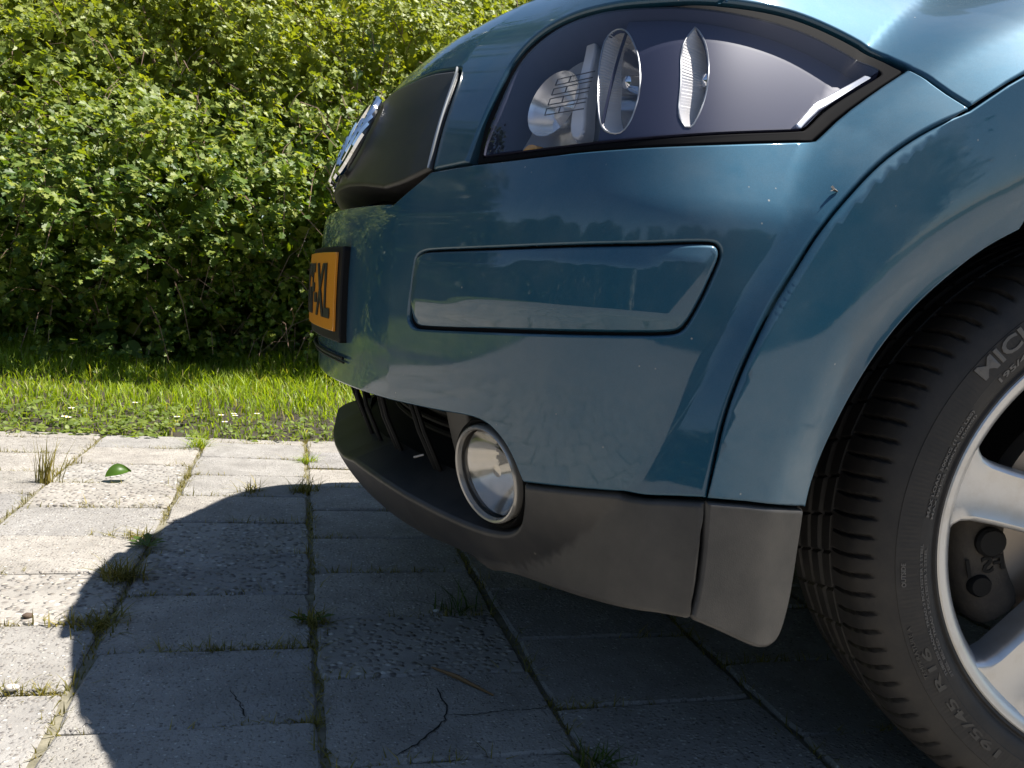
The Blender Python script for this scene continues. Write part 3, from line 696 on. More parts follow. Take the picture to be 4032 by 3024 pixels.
# ---- wheel
STEER = -.2373
WC = Vector((.0207, .1135, .2895))
def wheel_frame(): return Matrix.Translation(WC) @ Matrix.Rotation(STEER, 4, 'Z')
wheel = empty('front_wheel', (0, 0, 0), parent=car); wheel.matrix_local = wheel_frame()
def pol(r, deg, y): a = math.radians(deg); return Vector((-r * math.cos(a), y, r * math.sin(a)))
# tyre: profile walked from the outer bead over the tread to the inner bead; shoulder cuts and grooves are real depth
prof = np.array([(.2115, -.0835), (.2135, -.0875), (.2165, -.0895), (.2185, -.0880), (.2200, -.0885), (.2225, -.0925), (.2275, -.0955), (.2345, -.0972), (.2350, -.0978), (.2410, -.0982), (.2480, -.0982), (.2560, -.0976), (.2565, -.0970), (.2620, -.0955), (.2690, -.0925), (.2750, -.0885),
                 (.2800, -.0835), (.2840, -.0780), (.2868, -.0715), (.2886, -.0640), (.2897, -.0560), (.2902, -.0490), (.2903, -.0440)])
fill = [prof[0]]
for a, b in zip(prof, prof[1:]):
    n = max(1, int(np.hypot(*(b - a)) / .0028)); fill += [a + (b - a) * k / n for k in range(1, n + 1)]
treads = np.array([(.2905 + .0006 * (1 - (y / .05) ** 2), y) for y in np.arange(-.0425, .0980 - .034, .0013)])
inner = [(.2895, .068), (.286, .080), (.278, .090), (.262, .0965), (.24, .0975), (.22, .091), (.212, .085)]
pr = np.concatenate([np.array(fill), treads, np.array(inner)])
NT_, SUB = 98, 12; NA = NT_ * SUB
ang = np.arange(NA) * 2 * np.pi / NA
tan = np.gradient(pr, axis=0); tan /= np.hypot(*tan.T)[:, None]; pn = np.stack([-tan[:, 1], tan[:, 0]], 1); 
if pn[len(fill) + 5, 0] < 0: pn = -pn
Rr, Yy = pr[:, 0][None, :], pr[:, 1][None, :]
depth = np.zeros((NA, len(pr)))
for yc, hw, dp in ((-.0405, .0012, .0035), (-.0165, .0034, .0065), (.0105, .0034, .0065), (.040, .0034, .0065)):
    depth = np.maximum(depth, dp * np.clip(1.35 - np.abs(Yy - yc) / hw, 0, 1) + 0 * ang[:, None])
ph = ang[:, None] * NT_ / (2 * np.pi)
sh = (Yy + .044) / .05
cut_c = .38 * np.abs(sh) ** 1.6
u = (ph - cut_c + .5) % 1. - .5
wid = .052 + .045 * np.clip(-sh, 0, 1)
on = ((Yy < -.0435) & (Yy > -.0905) & (Rr > .262)).astype(float) * np.clip((Yy + .0905) / .006 + .2, 0, 1)
depth = np.maximum(depth, .0040 * on * np.clip(1.5 - np.abs(u) / wid, 0, 1))
u2 = (ph * .5 + .2 + .9 * (Yy + .03) * 8 + .5) % 1. - .5
rib = ((Yy > -.039) & (Yy < .064)).astype(float)
depth = np.maximum(depth, .0035 * rib * np.clip(1.4 - np.abs(u2) / .035, 0, 1))
# radial hatching on the sidewall band
hat = ((Rr > .2355) & (Rr < .2555) & (Yy < 0)).astype(float)
depth = depth + .00022 * hat * (np.sin(ang[:, None] * NT_ * 4) > 0)
RR = Rr - depth * pn[None, :, 0]; YY = Yy - depth * pn[None, :, 1]
V = np.stack([-RR * np.cos(ang)[:, None], YY + 0 * RR, RR * np.sin(ang)[:, None]], -1).reshape(-1, 3)
m = len(pr); i = np.arange(NA)[:, None]; j = np.arange(m - 1)[None, :]
Q = np.stack([i * m + j, ((i + 1) % NA) * m + j, ((i + 1) % NA) * m + j + 1, i * m + j + 1], -1).reshape(-1, 4)
tyre = tri_mesh('tyre', V, Q, RUBBER, wheel, smooth=False)
me = tyre.data; me.polygons.foreach_set('use_smooth', np.ones(len(me.polygons), bool)); me.update()
try: me.set_sharp_from_angle(angle=math.radians(32))
except Exception: pass
def side_y(r): return float(np.interp(r, [.2115, .2165, .2225, .2275, .2345, .248, .256, .262, .269], [-.0835, -.0895, -.0925, -.0955, -.0972, -.0982, -.0976, -.0955, -.0925]))
LETTER = mat_plastic('raised_rubber_lettering', (.115, .108, .10), .45, .05, .12)
LETTER_DULL = mat_plastic('moulded_rubber_lettering', (.036, .034, .031), .5, .05, .12)
def tyre_text(txt, a0, a1, r0, r1, h=.0008, mat=None):
    def fn(u, v, t):
        r = r0 + (r1 - r0) * v; return pol(r, a0 + (a1 - a0) * u, side_y(r) - (h * t - .0004 * (1 - t)))
    text_map('sidewall_lettering', txt, fn, mat or LETTER, tyre)
tyre_text('MICHELIN', 34.2, 62.0, .2405, .2548, .0012)
tyre_text('195/45 R16', 36.2, 52.5, .2278, .2330, .0007)
tyre_text('MAX LOAD 500KG (1102 LBS)', 3.0, 28.0, .2295, .2333, .0007)
tyre_text('MAX PRESS 340KPA (50PSI)', 2.6, 27.6, .2248, .2284, .0007)
tyre_text('OUTSIDE', -12.0, -7.0, .2475, .2515, .0006)
tyre_text('TEMPERATURE A', -32.5, -20.5, .2490, .2525, .0006, LETTER_DULL)
tyre_text('195/45 R16', -56.0, -26.0, .2385, .2470, .0009, LETTER_DULL)
for k, (w_, n_) in enumerate((('TUBELESS RADIAL', 1), ('STEEL BELTED', 2))): tyre_text(w_ + ' ' + 'TREAD 2 POLYESTER 2 STEEL', -34 - k, -3 - k, .2318 - k * .0042, .2344 - k * .0042, .0005)
# rim
rim = empty('rim', (0, 0, 0), parent=wheel)
def y_at(a): return a
rp = [(.2035, .088), (.196, .075), (.190, .02), (.189, -.03), (.1925, -.060), (.197, -.074), (.2005, -.0815), (.204, -.0855), (.2085, -.0882), (.2125, -.0888), (.2148, -.0870), (.2150, -.0835), (.2105, -.080)]
M_ax = Matrix(((1, 0, 0, 0), (0, 0, 1, 0), (0, 1, 0, 0), (0, 0, 0, 1)))
MB().lathe(rp, M_ax, 160).build('barrel', ALLOY, rim)
for k in range(6):
    a0 = 11.2 + 60 * k
    # spoke: broad, slightly dished blade with rolled edges, flaring into the barrel
    rows = []
    for r, hw, yc in ((.030, .027, -.066), (.060, .0270, -.0715), (.095, .0266, -.0745), (.130, .0268, -.0760), (.160, .0275, -.0772), (.180, .0290, -.0790), (.192, .0325, -.0805), (.199, .039, -.0815), (.204, .048, -.0820)):
        sec = []
        for q in (-1.0, -.97, -.90, -.78, -.5, 0, .5, .78, .90, .97, 1.0):
            yy = yc + {1.0: .013, .97: .004, .90: -.0004, .78: -.0022, .5: .0002, 0: .0010}[abs(q)]
            x = q * hw; rr = math.sqrt(max(r * r - x * x, .0001)) if r > .15 else r
            aa = math.radians(a0); ca, sa = math.cos(aa), math.sin(aa)
            sec.append(Vector((-(rr * ca - x * sa), yy, rr * sa + x * ca)))
        back = [Vector((p.x, p.y + .016, p.z)) for p in (sec[-1], sec[0])]
        rows.append(sec + back)
    n = len(rows[0]); vs = [p for rw in rows for p in rw]; fs = [(i * n + q, i * n + (q + 1) % n, (i + 1) * n + (q + 1) % n, (i + 1) * n + q) for i in range(len(rows) - 1) for q in range(n)]
    fs += [tuple(range(n))[::-1], tuple((len(rows) - 1) * n + q for q in range(n))]
    MB().add(vs, fs).build('spoke', ALLOY, rim, sharp=40)
MB().lathe([(.0005, -.079), (.028, -.078), (.031, -.075), (.033, -.066), (.060, -.062), (.064, -.045), (.064, -.01)], M_ax, 64).build('hub', ALLOY, rim)
MB().lathe([(.075, -.028), (.128, -.028), (.128, -.006), (.075, -.006)], M_ax, 96).build('brake_disc', mat_simple('brake_steel', (.30, .26, .22), .38, .8), wheel)
cal = NT('dusty_calliper'); co = cal.coord(); cn = cal.noise(co, 40, 8, .75)
cal.link(cal.ramp(cn, [(.3, (.025, .021, .018)), (.6, (.06, .05, .038)), (.8, (.13, .10, .065))]), cal.p.inputs['Base Color']); cal.set(Roughness=.8); cal.link(cal.bump(cn, .5, .003), cal.p.inputs['Normal']); cal = cal.m
mb = MB(); sec = [(.118, .004), (.118, -.028), (.124, -.039), (.135, -.0435), (.158, -.0435), (.168, -.039), (.173, -.028), (.173, .004)]
an = np.linspace(-38, 17, 16); vs = [pol(r + (-.004 if q in (0, 15) else 0) * (1 if r > .14 else -1), a, y) for q, a in enumerate(an) for r, y in sec]; m_ = len(sec)
mb.add(vs, [(q * m_ + k, q * m_ + (k + 1) % m_, (q + 1) * m_ + (k + 1) % m_, (q + 1) * m_ + k) for q in range(15) for k in range(m_)] + [tuple(range(m_))[::-1], tuple(15 * m_ + k for k in range(m_))])
calo = mb.build('brake_calliper', cal, wheel, sharp=50)
MB().lathe([(.0001, -.010), (.012, -.010), (.0145, -.007), (.0145, .02)], Matrix.Translation(pol(.140, -8, -.040)) @ M_ax, 20).build('guide_pin', DARK, calo)
MB().lathe([(.0001, -.010), (.009, -.010), (.011, -.007), (.011, .02)], Matrix.Translation(pol(.155, -24, -.038)) @ M_ax, 20).build('guide_pin', DARK, calo)
def cal_fn(u, v, t): return pol(.128 + .036 * u, -17 - 0 * u + (v - .5) * 6.5, -.0436 - .001 * t)
text_map('casting_mark', 'FS 1', cal_fn, DARK, calo)
# wheel-arch liner
lv = []; lf = []; nA = 40
for q, a in enumerate(np.linspace(-6, 186, nA)):
    for y, dr in ((.030, .004), (.06, .008), (.30, .008), (.33, -.06)):
        r = np.interp(a, RL_T + [230], RL_R + [.40]) + dr; lv.append(Vector((-r * math.cos(math.radians(a)), y, WZ + r * math.sin(math.radians(a)))))
lf = [(q * 4 + w, (q + 1) * 4 + w, (q + 1) * 4 + w + 1, q * 4 + w + 1) for q in range(nA - 1) for w in range(3)]
lv.append(Vector((0, .33, WZ - .05))); lf += [(q * 4 + 3, (q + 1) * 4 + 3, len(lv) - 1) for q in range(nA - 1)]
liner = MB().add(lv, lf).build('wheel_arch_liner', DARK, car)

# ---- rest of the car (outside the frame, but it casts the shadow and stands beyond the edge)
def copy_part(o, parent, mirror=False):
    c = o.copy(); COL.objects.link(c); c.parent = parent; return c
def mirrored(o, parent=None):
    """far-side twin of a body part: mirrored mesh data about the car's centre line, sub-parts too"""
    c = o.copy()
    if o.data:
        c.data = o.data.copy(); n = len(c.data.vertices); a = np.empty(n * 3, np.float32); c.data.vertices.foreach_get('co', a); a[1::3] = 2 * YC - a[1::3]; c.data.vertices.foreach_set('co', a)
        if c.data.has_custom_normals:
            c.data.attributes.remove(c.data.attributes['custom_normal'])
        c.data.flip_normals(); c.data.update()
    COL.objects.link(c); c.parent = parent if parent is not None else o.parent
    for ch in list(o.children): mirrored(ch, c)
    return c
for o in (flare, fender, headlight, liner): mirrored(o)
def section(X):
    sill = .20; w = float(np.interp(X, [.4, 1.6, 2.5, 3.02], [.018, .010, .045, .13]))
    sh = float(np.interp(X, [.4, 1.5, 2.6, 3.05], [.88, .93, .97, .95]))
    roof = float(np.interp(X, [-.25, 0., .25, .55, .9, 1.3, 1.7, 2.2, 2.7, 3.05], [.96, 1.04, 1.20, 1.38, 1.49, 1.53, 1.525, 1.44, 1.27, 1.06]))
    inset = .16 + .14 * (roof - sh) / .6
    return [(.10 + w, sill), (w, sill + .06), (w - .003, .5), (w + .008, .72), (w + .045, sh - .03), (w + .085, sh), (min(inset, .28), sh + (roof - sh) * .72), (min(inset + .08, .35), sh + (roof - sh) * .95), (.48, roof), (YC, roof + .008)]
xs = [.46, .7, .9, 1.2, 1.5, 1.8, 2.1, 2.4, 2.7, 2.95, 3.05]
rows = []
for X in xs:
    h = section(X); rows.append([Vector((X, y, z)) for y, z in h] + [Vector((X, 2 * YC - y, z)) for y, z in h[-2::-1]])
n = len(rows[0]); quads = [(i * n + k, i * n + k + 1, (i + 1) * n + k + 1, (i + 1) * n + k) for i in range(len(rows) - 1) for k in range(n - 1)]
isw = lambda k: k == 5 or k == n - 7
vsall = [p for rw in rows for p in rw]
MB().add(vsall, [q for idx, q in enumerate(quads) if not isw(idx % (n - 1))] + [tuple((len(rows) - 1) * n + k for k in range(n)), ]).build('body_shell', PAINT, car, sharp=50)
GLASSD = mat_simple('tinted_window_glass', (.012, .016, .018), .03, 0., 0.)
MB().add(vsall, [q for idx, q in enumerate(quads) if isw(idx % (n - 1))]).build('side_window', GLASSD, car)
edge = []
for a_, b_ in zip([hood_gap[-1]] + HOOD_REAR, HOOD_REAR): edge += [(a_[0] + (b_[0] - a_[0]) * k / 12, a_[1] + (b_[1] - a_[1]) * k / 12) for k in range(13)]
edge = [p for p in edge if p[0] >= 0]
ordr = sorted({(round(s, 4), round(z, 4)) for s, z in edge}, key=lambda p: -p[0])
low = [at(s, z, -.004) for s, z in ordr]; low = low + [Vector((p.x, 2 * YC - p.y, p.z)) for p in low[::-1]]
top = [Vector((.46, y, z)) for y, z in section(.46)[5:]]; top = top + [Vector((p.x, 2 * YC - p.y, p.z)) for p in top[-2::-1]]
def resample(P, n):
    d = [0]
    for a_, b_ in zip(P, P[1:]): d.append(d[-1] + (b_ - a_).length)
    out = []
    for k in range(n):
        t = d[-1] * k / (n - 1); i_ = max(j_ for j_ in range(len(d)) if d[j_] <= t + 1e-9); i_ = min(i_, len(P) - 2); f_ = (t - d[i_]) / max(d[i_ + 1] - d[i_], 1e-9); out.append(P[i_].lerp(P[i_ + 1], f_))
    return out
lo_, hi_ = resample(low, 41), resample(top, 41); rows = []
for q in range(9):
    t = q / 8; rows.append([a_.lerp(b_, t) + Vector((0, 0, .05 * math.sin(math.pi * t) * math.sin(math.pi * k / 40))) for k, (a_, b_) in enumerate(zip(lo_, hi_))])
MB().add([p for rw in rows for p in rw], [(i_ * 41 + k, i_ * 41 + k + 1, (i_ + 1) * 41 + k + 1, (i_ + 1) * 41 + k) for i_ in range(8) for k in range(40)]).build('windscreen', GLASSD, car)
panel('engine_bay', both([(0, .22), (.80 + DS, .26), (.80 + DS, .56), (0, .56)]), DARK, car, off=-.15, roll=0, depth=0, step=.03, edge=.02)
MB().box((1.45, YC, .21), (2.8, 1.05, .02)).build('underbody', DARK, car)
MB().box((-.27, YC, .213), (.62, .80, .016)).build('undertray', DARK, car)
def clone_wheel(M):
    def rec(o, p):
        c = o.copy(); COL.objects.link(c); c.parent = p
        for ch in o.children: rec(ch, c)
        return c
    w = rec(wheel, car); w.matrix_local = M; return w
w2 = clone_wheel(Matrix.Translation((2.405, .105, .2895)) @ Matrix.Rotation(math.radians(40), 4, 'Y')); w2.name = 'rear_wheel'
w3 = clone_wheel(Matrix.Translation((.0, 2 * YC - .105, .2895)) @ Matrix.Rotation(math.pi + STEER, 4, 'Z')); w3.name = 'front_wheel'
w4 = clone_wheel(Matrix.Translation((2.405, 2 * YC - .105, .2895)) @ Matrix.Rotation(math.pi, 4, 'Z')); w4.name = 'rear_wheel'

# ------------------------------------------------------------------ ground, paving, verge
SOIL = mat_soil()
SAND = NT('joint_sand'); SAND.link(SAND.ramp(SAND.noise(SAND.coord(), 60, 6, .7), [(.3, (.10, .092, .06)), (.7, (.26, .235, .17))]), SAND.p.inputs['Base Color']); SAND.set(Roughness=.95); SAND = SAND.m
def mat_field():
    t = NT('rough_ground'); co = t.coord(); n = t.noise(co, 6, 8, .7)
    t.link(t.ramp(n, [(.3, (.035, .045, .014)), (.7, (.075, .10, .028))]), t.p.inputs['Base Color']); t.set(Roughness=.95); return t.m
mesh_obj('ground', [(-150, -150, -.05), (150, -150, -.05), (150, 150, -.05), (-150, 150, -.05)], [(0, 1, 2, 3)], mat_field(), smooth=False, kind='structure')
PX0, PY0, PW, PH, PEDGE = -1.2423, .3299, .2606, .1795, 1.835
SLABS = [mat_slab('gritty_concrete_slab', 'grit'), mat_slab('fine_concrete_slab', 'smooth'), mat_slab('coarse_gravel_slab', 'gravel')]
paving = mesh_obj('paving', [(-7, -8, -.0045), (7, -8, -.0045), (7, PEDGE - .01, -.0045), (-7, PEDGE - .01, -.0045)], [(0, 1, 2, 3)], SOIL, smooth=False, kind='structure')
paving.data.materials[0] = SAND
def slab_data(seed, w, h):
    r = np.random.default_rng(seed); a, b = w / 2, h / 2; out = []
    for (x0, y0), (x1, y1) in zip([(-a, -b), (a, -b), (a, b), (-a, b)], [(a, -b), (a, b), (-a, b), (-a, -b)]):
        n = 5 if abs(x1 - x0) > abs(y1 - y0) else 4
        for k in range(n):
            t = k / n; x, y = x0 + (x1 - x0) * t, y0 + (y1 - y0) * t
            if k == 0: x *= 1 - r.uniform(.006, .03) ; y *= 1 - r.uniform(.006, .03)
            out.append((x + r.normal(0, .0011), y + r.normal(0, .0011)))
    n = len(out); v = [(x, y, -.04) for x, y in out] + [(x, y, -.003 + r.normal(0, .0005)) for x, y in out]
    v += [(x - math.copysign(.003, x) * (abs(x) > a * .9), y - math.copysign(.003, y) * (abs(y) > b * .9), 0) for x, y in out]
    f = [(k, (k + 1) % n, n + (k + 1) % n, n + k) for k in range(n)] + [(n + k, n + (k + 1) % n, 2 * n + (k + 1) % n, 2 * n + k) for k in range(n)] + [tuple(2 * n + k for k in range(n))]
    return v, f
slab_meshes = {}
def slab_mesh(kind, var, w, h):
    key = (kind, var, round(h, 3))
    if key not in slab_meshes:
        v, f = slab_data(var * 3 + kind, w, h); me = bpy.data.meshes.new('paving_slab'); me.from_pydata(v, [], f); me.materials.append(SLABS[kind]); me.update(); slab_meshes[key] = me
    return slab_meshes[key]
KIND = {(1, 2): 2, (1, 3): 2, (2, .5): 2, (2, 1.5): 0, (1, 1): 1, (1, 0): 1, (2, -.5): 1, (1, -1): 1, (1, 4): 0, (0, .5): 0, (0, -.5): 0, (2, 2.5): 0, (1, 5): 1, (1, 6): 1, (1, 7): 1, (0, 5.5): 2}
slabs = {}; rest = MB(); GAPX, GAPY = .0075, .0034
for c in range(-26, 26):
    off = .5 if c % 2 == 0 else 0.
    for kk in range(-46, 10):
        k = kk + off; y0 = PY0 + k * PH; y1 = y0 + PH
        if y0 > PEDGE - .05: continue
        y1 = min(y1, PEDGE); h = y1 - y0 - GAPY; x0 = PX0 + c * PW; cx, cy = x0 + PW / 2, (y0 + y1) / 2
        if -2.75 < cx < 1.0 and -.55 < cy:
            r = random.random(); kind = KIND.get((c, k), 0 if r < .55 else (1 if r < .88 else 2))
            o = bpy.data.objects.new('paving_slab', slab_mesh(kind, random.randrange(6), PW - GAPX, h))
            o.location = (cx + random.gauss(0, .0016), cy + random.gauss(0, .0012), random.gauss(0, .0011)); o.rotation_euler = (random.gauss(0, .0035), random.gauss(0, .003), random.gauss(0, .004))
            link(o, parent=paving); slabs[(c, k)] = o
        else:
            rest.box((cx, cy, -.02 + random.gauss(0, .0006)), (PW - .0045, max(h + .001, .02), .04))
rest.build('distant_slabs', SLABS[0], paving, smooth=False, kind='stuff')
# hairline cracks in two slabs
def crack(key, pts, w):
    o = slabs.get(key)
    if not o: return
    v = []; f = []
    P = [Vector((x, y)) for x, y in pts]; Q = []
    for a, b in zip(P, P[1:]):
        n = max(2, int((b - a).length / .006)); Q += [a + (b - a) * i / n + Vector((random.gauss(0, .0011), random.gauss(0, .0011))) for i in range(n)]
    Q.append(P[-1])
    for i, q in enumerate(Q):
        d = (Q[min(i + 1, len(Q) - 1)] - Q[max(i - 1, 0)]).normalized(); s = Vector((-d.y, d.x)) * w * random.uniform(.4, 1.2) * (.35 if i in (0, len(Q) - 1) else 1)
        for t in (s, -s): v.append((q.x + t.x - o.location.x, q.y + t.y - o.location.y, .0012))
    f = [(2 * i, 2 * i + 1, 2 * i + 3, 2 * i + 2) for i in range(len(Q) - 1)]
    mesh_obj('crack', v, f, CRACK, o, smooth=False)
CRACK = mat_simple('crack_dirt', (.012, .011, .010), .95)
crack((2, -.5), PIX['crack_a'], .0011); crack((2, -.5), PIX['crack_b'], .0007); crack((1, 0), PIX['crack_c'], .0009)

# ---- verge
verge = []
nx, ny = 60, 24; vv = []; 
for a in range(nx + 1):
    for b in range(ny + 1):
        x = -14 + 24 * a / nx; y = PEDGE - .004 + (6.5 - PEDGE) * b / ny
        vv.append((x, y, -.012 + .012 * math.sin(x * 3.1 + y) * (b > 0) + .03 * min(1, b / 6)))
mesh_obj('verge', vv, [(a * (ny + 1) + b, (a + 1) * (ny + 1) + b, (a + 1) * (ny + 1) + b + 1, a * (ny + 1) + b + 1) for a in range(nx) for b in range(ny)], SOIL, kind='structure')

def blades(P, H, W, lean, rng, segs=3):
    """grass blades as bent tapering strips"""
    n = len(P); az = rng.uniform(0, 2 * np.pi, n); d = np.stack([np.cos(az), np.sin(az), 0 * az], 1); wdir = np.stack([-np.sin(az), np.cos(az), 0 * az], 1)
    tw = rng.normal(0, .5, n); wdir = wdir * np.cos(tw)[:, None] + d * np.sin(tw)[:, None]
    ln = np.abs(rng.normal(lean, lean * .6, n)); V = []; 
    for q in range(segs + 1):
        t = q / segs; c = P + d * (ln * H * t ** 1.8)[:, None] + np.array([0, 0, 1.])[None] * (H * (t - .22 * ln * t * t))[:, None]
        w = W * (1 - t ** 1.6) * .5 + W * .02
        V += [c - wdir * w[:, None], c + wdir * w[:, None]]
    V = np.stack(V, 1).reshape(-1, 3); m = 2 * (segs + 1); b = np.arange(n)[:, None] * m; Q = []
    for q in range(segs): Q.append(np.concatenate([b + 2 * q, b + 2 * q + 1, b + 2 * q + 3, b + 2 * q + 2], 1))
    return V, np.stack(Q, 1).reshape(-1, 4)
GRASS = mat_leaf('sunlit_grass', (.16, .24, .014), (.30, .40, .025), (.42, .49, .08), .52, .45, (1.45, 1.45, .30), None, (.42, .36, .16))
DRY = mat_leaf('dry_joint_grass', (.11, .105, .018), (.24, .21, .04), (.40, .33, .10), .35, .6, (1.3, 1.2, .5))
CLOVER = mat_leaf('clover', (.10, .15, .022), (.18, .24, .04), (.28, .33, .075), .42, .5, (1.4, 1.4, .35))
rng = np.random.default_rng(11)
def zver(P): return -.012 + .03 * np.minimum(1, (P[:, 1] - PEDGE) / 1.1)
def dens_pts(n, x0, x1, y0, y1, rng): return np.stack([rng.uniform(x0, x1, n), rng.uniform(y0, y1, n), np.zeros(n)], 1)
P1 = dens_pts(56000, -2.8, 1.3, PEDGE - .035, 3.75, rng)
clump = .5 + .5 * np.sin(P1[:, 0] * 4.3 + 1.7 * np.sin(P1[:, 1] * 5 + P1[:, 0] * 2)) * np.sin(P1[:, 1] * 3.7 + P1[:, 0])
far = np.clip((P1[:, 1] - PEDGE) / 1.3, 0, 1)
P1 = P1[rng.random(len(P1)) < .45 + .55 * far]; far = np.clip((P1[:, 1] - PEDGE) / 1.3, 0, 1)
clump = .5 + .5 * np.sin(P1[:, 0] * 4.3 + 1.7 * np.sin(P1[:, 1] * 5 + P1[:, 0] * 2)) * np.sin(P1[:, 1] * 3.7 + P1[:, 0])
P1[:, 2] = zver(P1)
H1 = (.020 + .070 * far ** 1.3) * (.40 + .95 * clump) * rng.uniform(.55, 1.35, len(P1)); W1 = rng.uniform(.003, .0062, len(P1))
Va, Qa = blades(P1, H1, W1, .55, rng)
P2 = dens_pts(26000, -12, 9, PEDGE, 3.8, rng); P2 = P2[(P2[:, 0] < -3) | (P2[:, 0] > 1.3)]; P2[:, 2] = zver(P2)
Vb, Qb = blades(P2, rng.uniform(.05, .13, len(P2)), np.full(len(P2), .012), .6, rng)
tri_mesh('grass', np.concatenate([Va, Vb]), np.concatenate([Qa, Qb + len(Va)]), GRASS, smooth=True, kind='stuff', label='bright green grass verge between the slabs and the hedge', cat='grass')
# clover mat along the paving edge
def leaves(P, N, U, size, outline, fold=.18, rng=rng):
    """flat lobed leaves: outline in unit leaf coordinates (x along, y across), fan from the midrib"""
    o = np.array(outline); n = len(P); N = N / np.linalg.norm(N, axis=1, keepdims=True); U = U - N * (U * N).sum(1, keepdims=True); U = U / np.maximum(np.linalg.norm(U, axis=1, keepdims=True), 1e-6); S_ = np.cross(N, U)
    ctr = np.array([[.42, 0]]); pts = np.concatenate([ctr, o]); m = len(pts)
    V = P[:, None, :] + size[:, None, None] * (pts[None, :, 0, None] * U[:, None, :] + pts[None, :, 1, None] * S_[:, None, :] + (fold * np.abs(pts[:, 1]) - .12 * pts[:, 0] ** 2)[None, :, None] * N[:, None, :])
    b = np.arange(n)[:, None] * m; k = len(o); T = np.stack([np.stack([b[:, 0], b[:, 0] + 1 + i, b[:, 0] + 1 + (i + 1) % k], 1) for i in range(k)], 1).reshape(-1, 3)
    return V.reshape(-1, 3), T
ROUND = [(0, 0), (.3, .32), (.7, .38), (.97, .22), (.92, 0), (.97, -.22), (.7, -.38), (.3, -.32)]
PC = dens_pts(3600, -2.6, .6, PEDGE - .035, PEDGE + .42, rng); PC = PC[rng.random(len(PC)) < np.clip(1.15 - (PC[:, 1] - PEDGE) / .42, .1, 1) * (.35 + .65 * (np.sin(PC[:, 0] * 3.3 + .8) > -.35))]
PC[:, 2] = zver(PC) + rng.uniform(.010, .035, len(PC)); PC = np.repeat(PC, 3, 0); nC = len(PC); az = np.tile([0, 2.09, 4.19], nC // 3) + np.repeat(rng.uniform(0, 6.28, nC // 3), 3)
Vc, Tc = leaves(PC, np.stack([rng.normal(0, .35, nC), rng.normal(-.1, .35, nC), np.ones(nC)], 1), np.stack([np.cos(az), np.sin(az), 0 * az], 1), rng.uniform(.008, .017, nC), ROUND, .1)
tri_mesh('clover_mat', Vc, Tc, CLOVER, kind='stuff', label='low clover creeping over the edge of the slabs', cat='clover')
# grass and moss in the joints
J = []
for c in range(-8, 10):
    x = PX0 + c * PW
    n = 1500; y = rng.uniform(-.6, PEDGE, n); w = np.sin(y * 9 + c * 2.1) + .6 * np.sin(y * 23 + c); keep = rng.random(n) < np.clip(.55 + .35 * w, .12, 1)
    J.append(np.stack([x + rng.normal(0, .0055, n), y, np.full(n, -.009)], 1)[keep])
    off = .5 if c % 2 == 0 else 0.
    for k in range(-6, 9):
        y = PY0 + (k + off) * PH
        if y > PEDGE: continue
        n = 130 + (160 if (c, k) in ((1, 0), (1, 1), (0, 0)) else 0); xx = rng.uniform(x, x + PW, n); keep = rng.random(n) < np.clip(.36 + .6 * np.sin(xx * 17 + k * 1.9 + c), .03, 1)
        J.append(np.stack([xx, y + rng.normal(0, .0022, n), np.full(n, -.008)], 1)[keep])
J = np.concatenate(J); J = J[(J[:, 0] < .8) & (J[:, 0] > -2.7)]; Jr = np.repeat(J, 2, 0) + np.concatenate([rng.normal(0, .003, (2 * len(J), 2)), np.zeros((2 * len(J), 1))], 1)
Vj, Qj = blades(Jr, rng.uniform(.007, .020, len(Jr)) * (1 + .6 * (rng.random(len(Jr)) < .12)), rng.uniform(.0012, .0026, len(Jr)), .8, rng, 2)
tri_mesh('joint_moss', Vj, Qj, DRY, paving, smooth=True, kind='stuff')

# ---- single weeds in the joints
WEED = mat_leaf('weed_leaf', (.05, .085, .012), (.07, .12, .016), (.11, .16, .03), .35, .5, (1.3, 1.3, .4))
def tuft(x, y, n, h, spread, label, mat=DRY, name='grass_tuft', lean=.9):
    P = np.stack([x + rng.normal(0, spread, n), y + rng.normal(0, spread * .8, n), np.full(n, -.006)], 1)
    V, Q = blades(P, rng.uniform(.5, 1.15, n) * h, rng.uniform(.0016, .0034, n), lean, rng, 3)
    return tri_mesh(name, V, Q, mat, smooth=True, label=label, cat='weed', group='weeds in the slab joints')
def rosette(x, y, n, size, label):
    az = np.linspace(0, 6.28, n, endpoint=False) + rng.normal(0, .2, n); P = np.stack([np.full(n, x), np.full(n, y), np.full(n, .003)], 1)
    U = np.stack([np.cos(az), np.sin(az), rng.uniform(.15, .6, n)], 1); N = np.stack([-np.cos(az) * .4, -np.sin(az) * .4, np.ones(n)], 1)
    DAND = [(0, 0), (.18, .05), (.25, .12), (.33, .06), (.45, .15), (.52, .08), (.68, .19), (.78, .13), (1, 0), (.78, -.13), (.68, -.19), (.52, -.08), (.45, -.15), (.33, -.06), (.25, -.12), (.18, -.05)]
    V, T = leaves(P, N, U, rng.uniform(.7, 1.2, n) * size, DAND, .25)
    return tri_mesh('dandelion', V, T, WEED, label=label, cat='weed', group='weeds in the slab joints')
W = PIX
rosette(*W['dandelion'], 8, .036, 'dandelion rosette in a joint on the edge of the car shadow')
tuft(*W['tuft_a'], 150, .042, .014, 'straggly grass tuft below the dandelion in the shadow edge')
tuft(*W['tuft_b'], 170, .026, .018, 'brown matted tuft at the leftmost bulge of the car shadow')
rosette(*W['tuft_c'], 6, .028, 'low green rosette where two joints cross in the shadow')
tuft(*W['tuft_c'], 60, .030, .013, 'short dry grass around the rosette in the shaded joint crossing')
tuft(*W['tuft_d'], 60, .026, .012, 'small grass tuft at the bottom edge under the car', WEED)
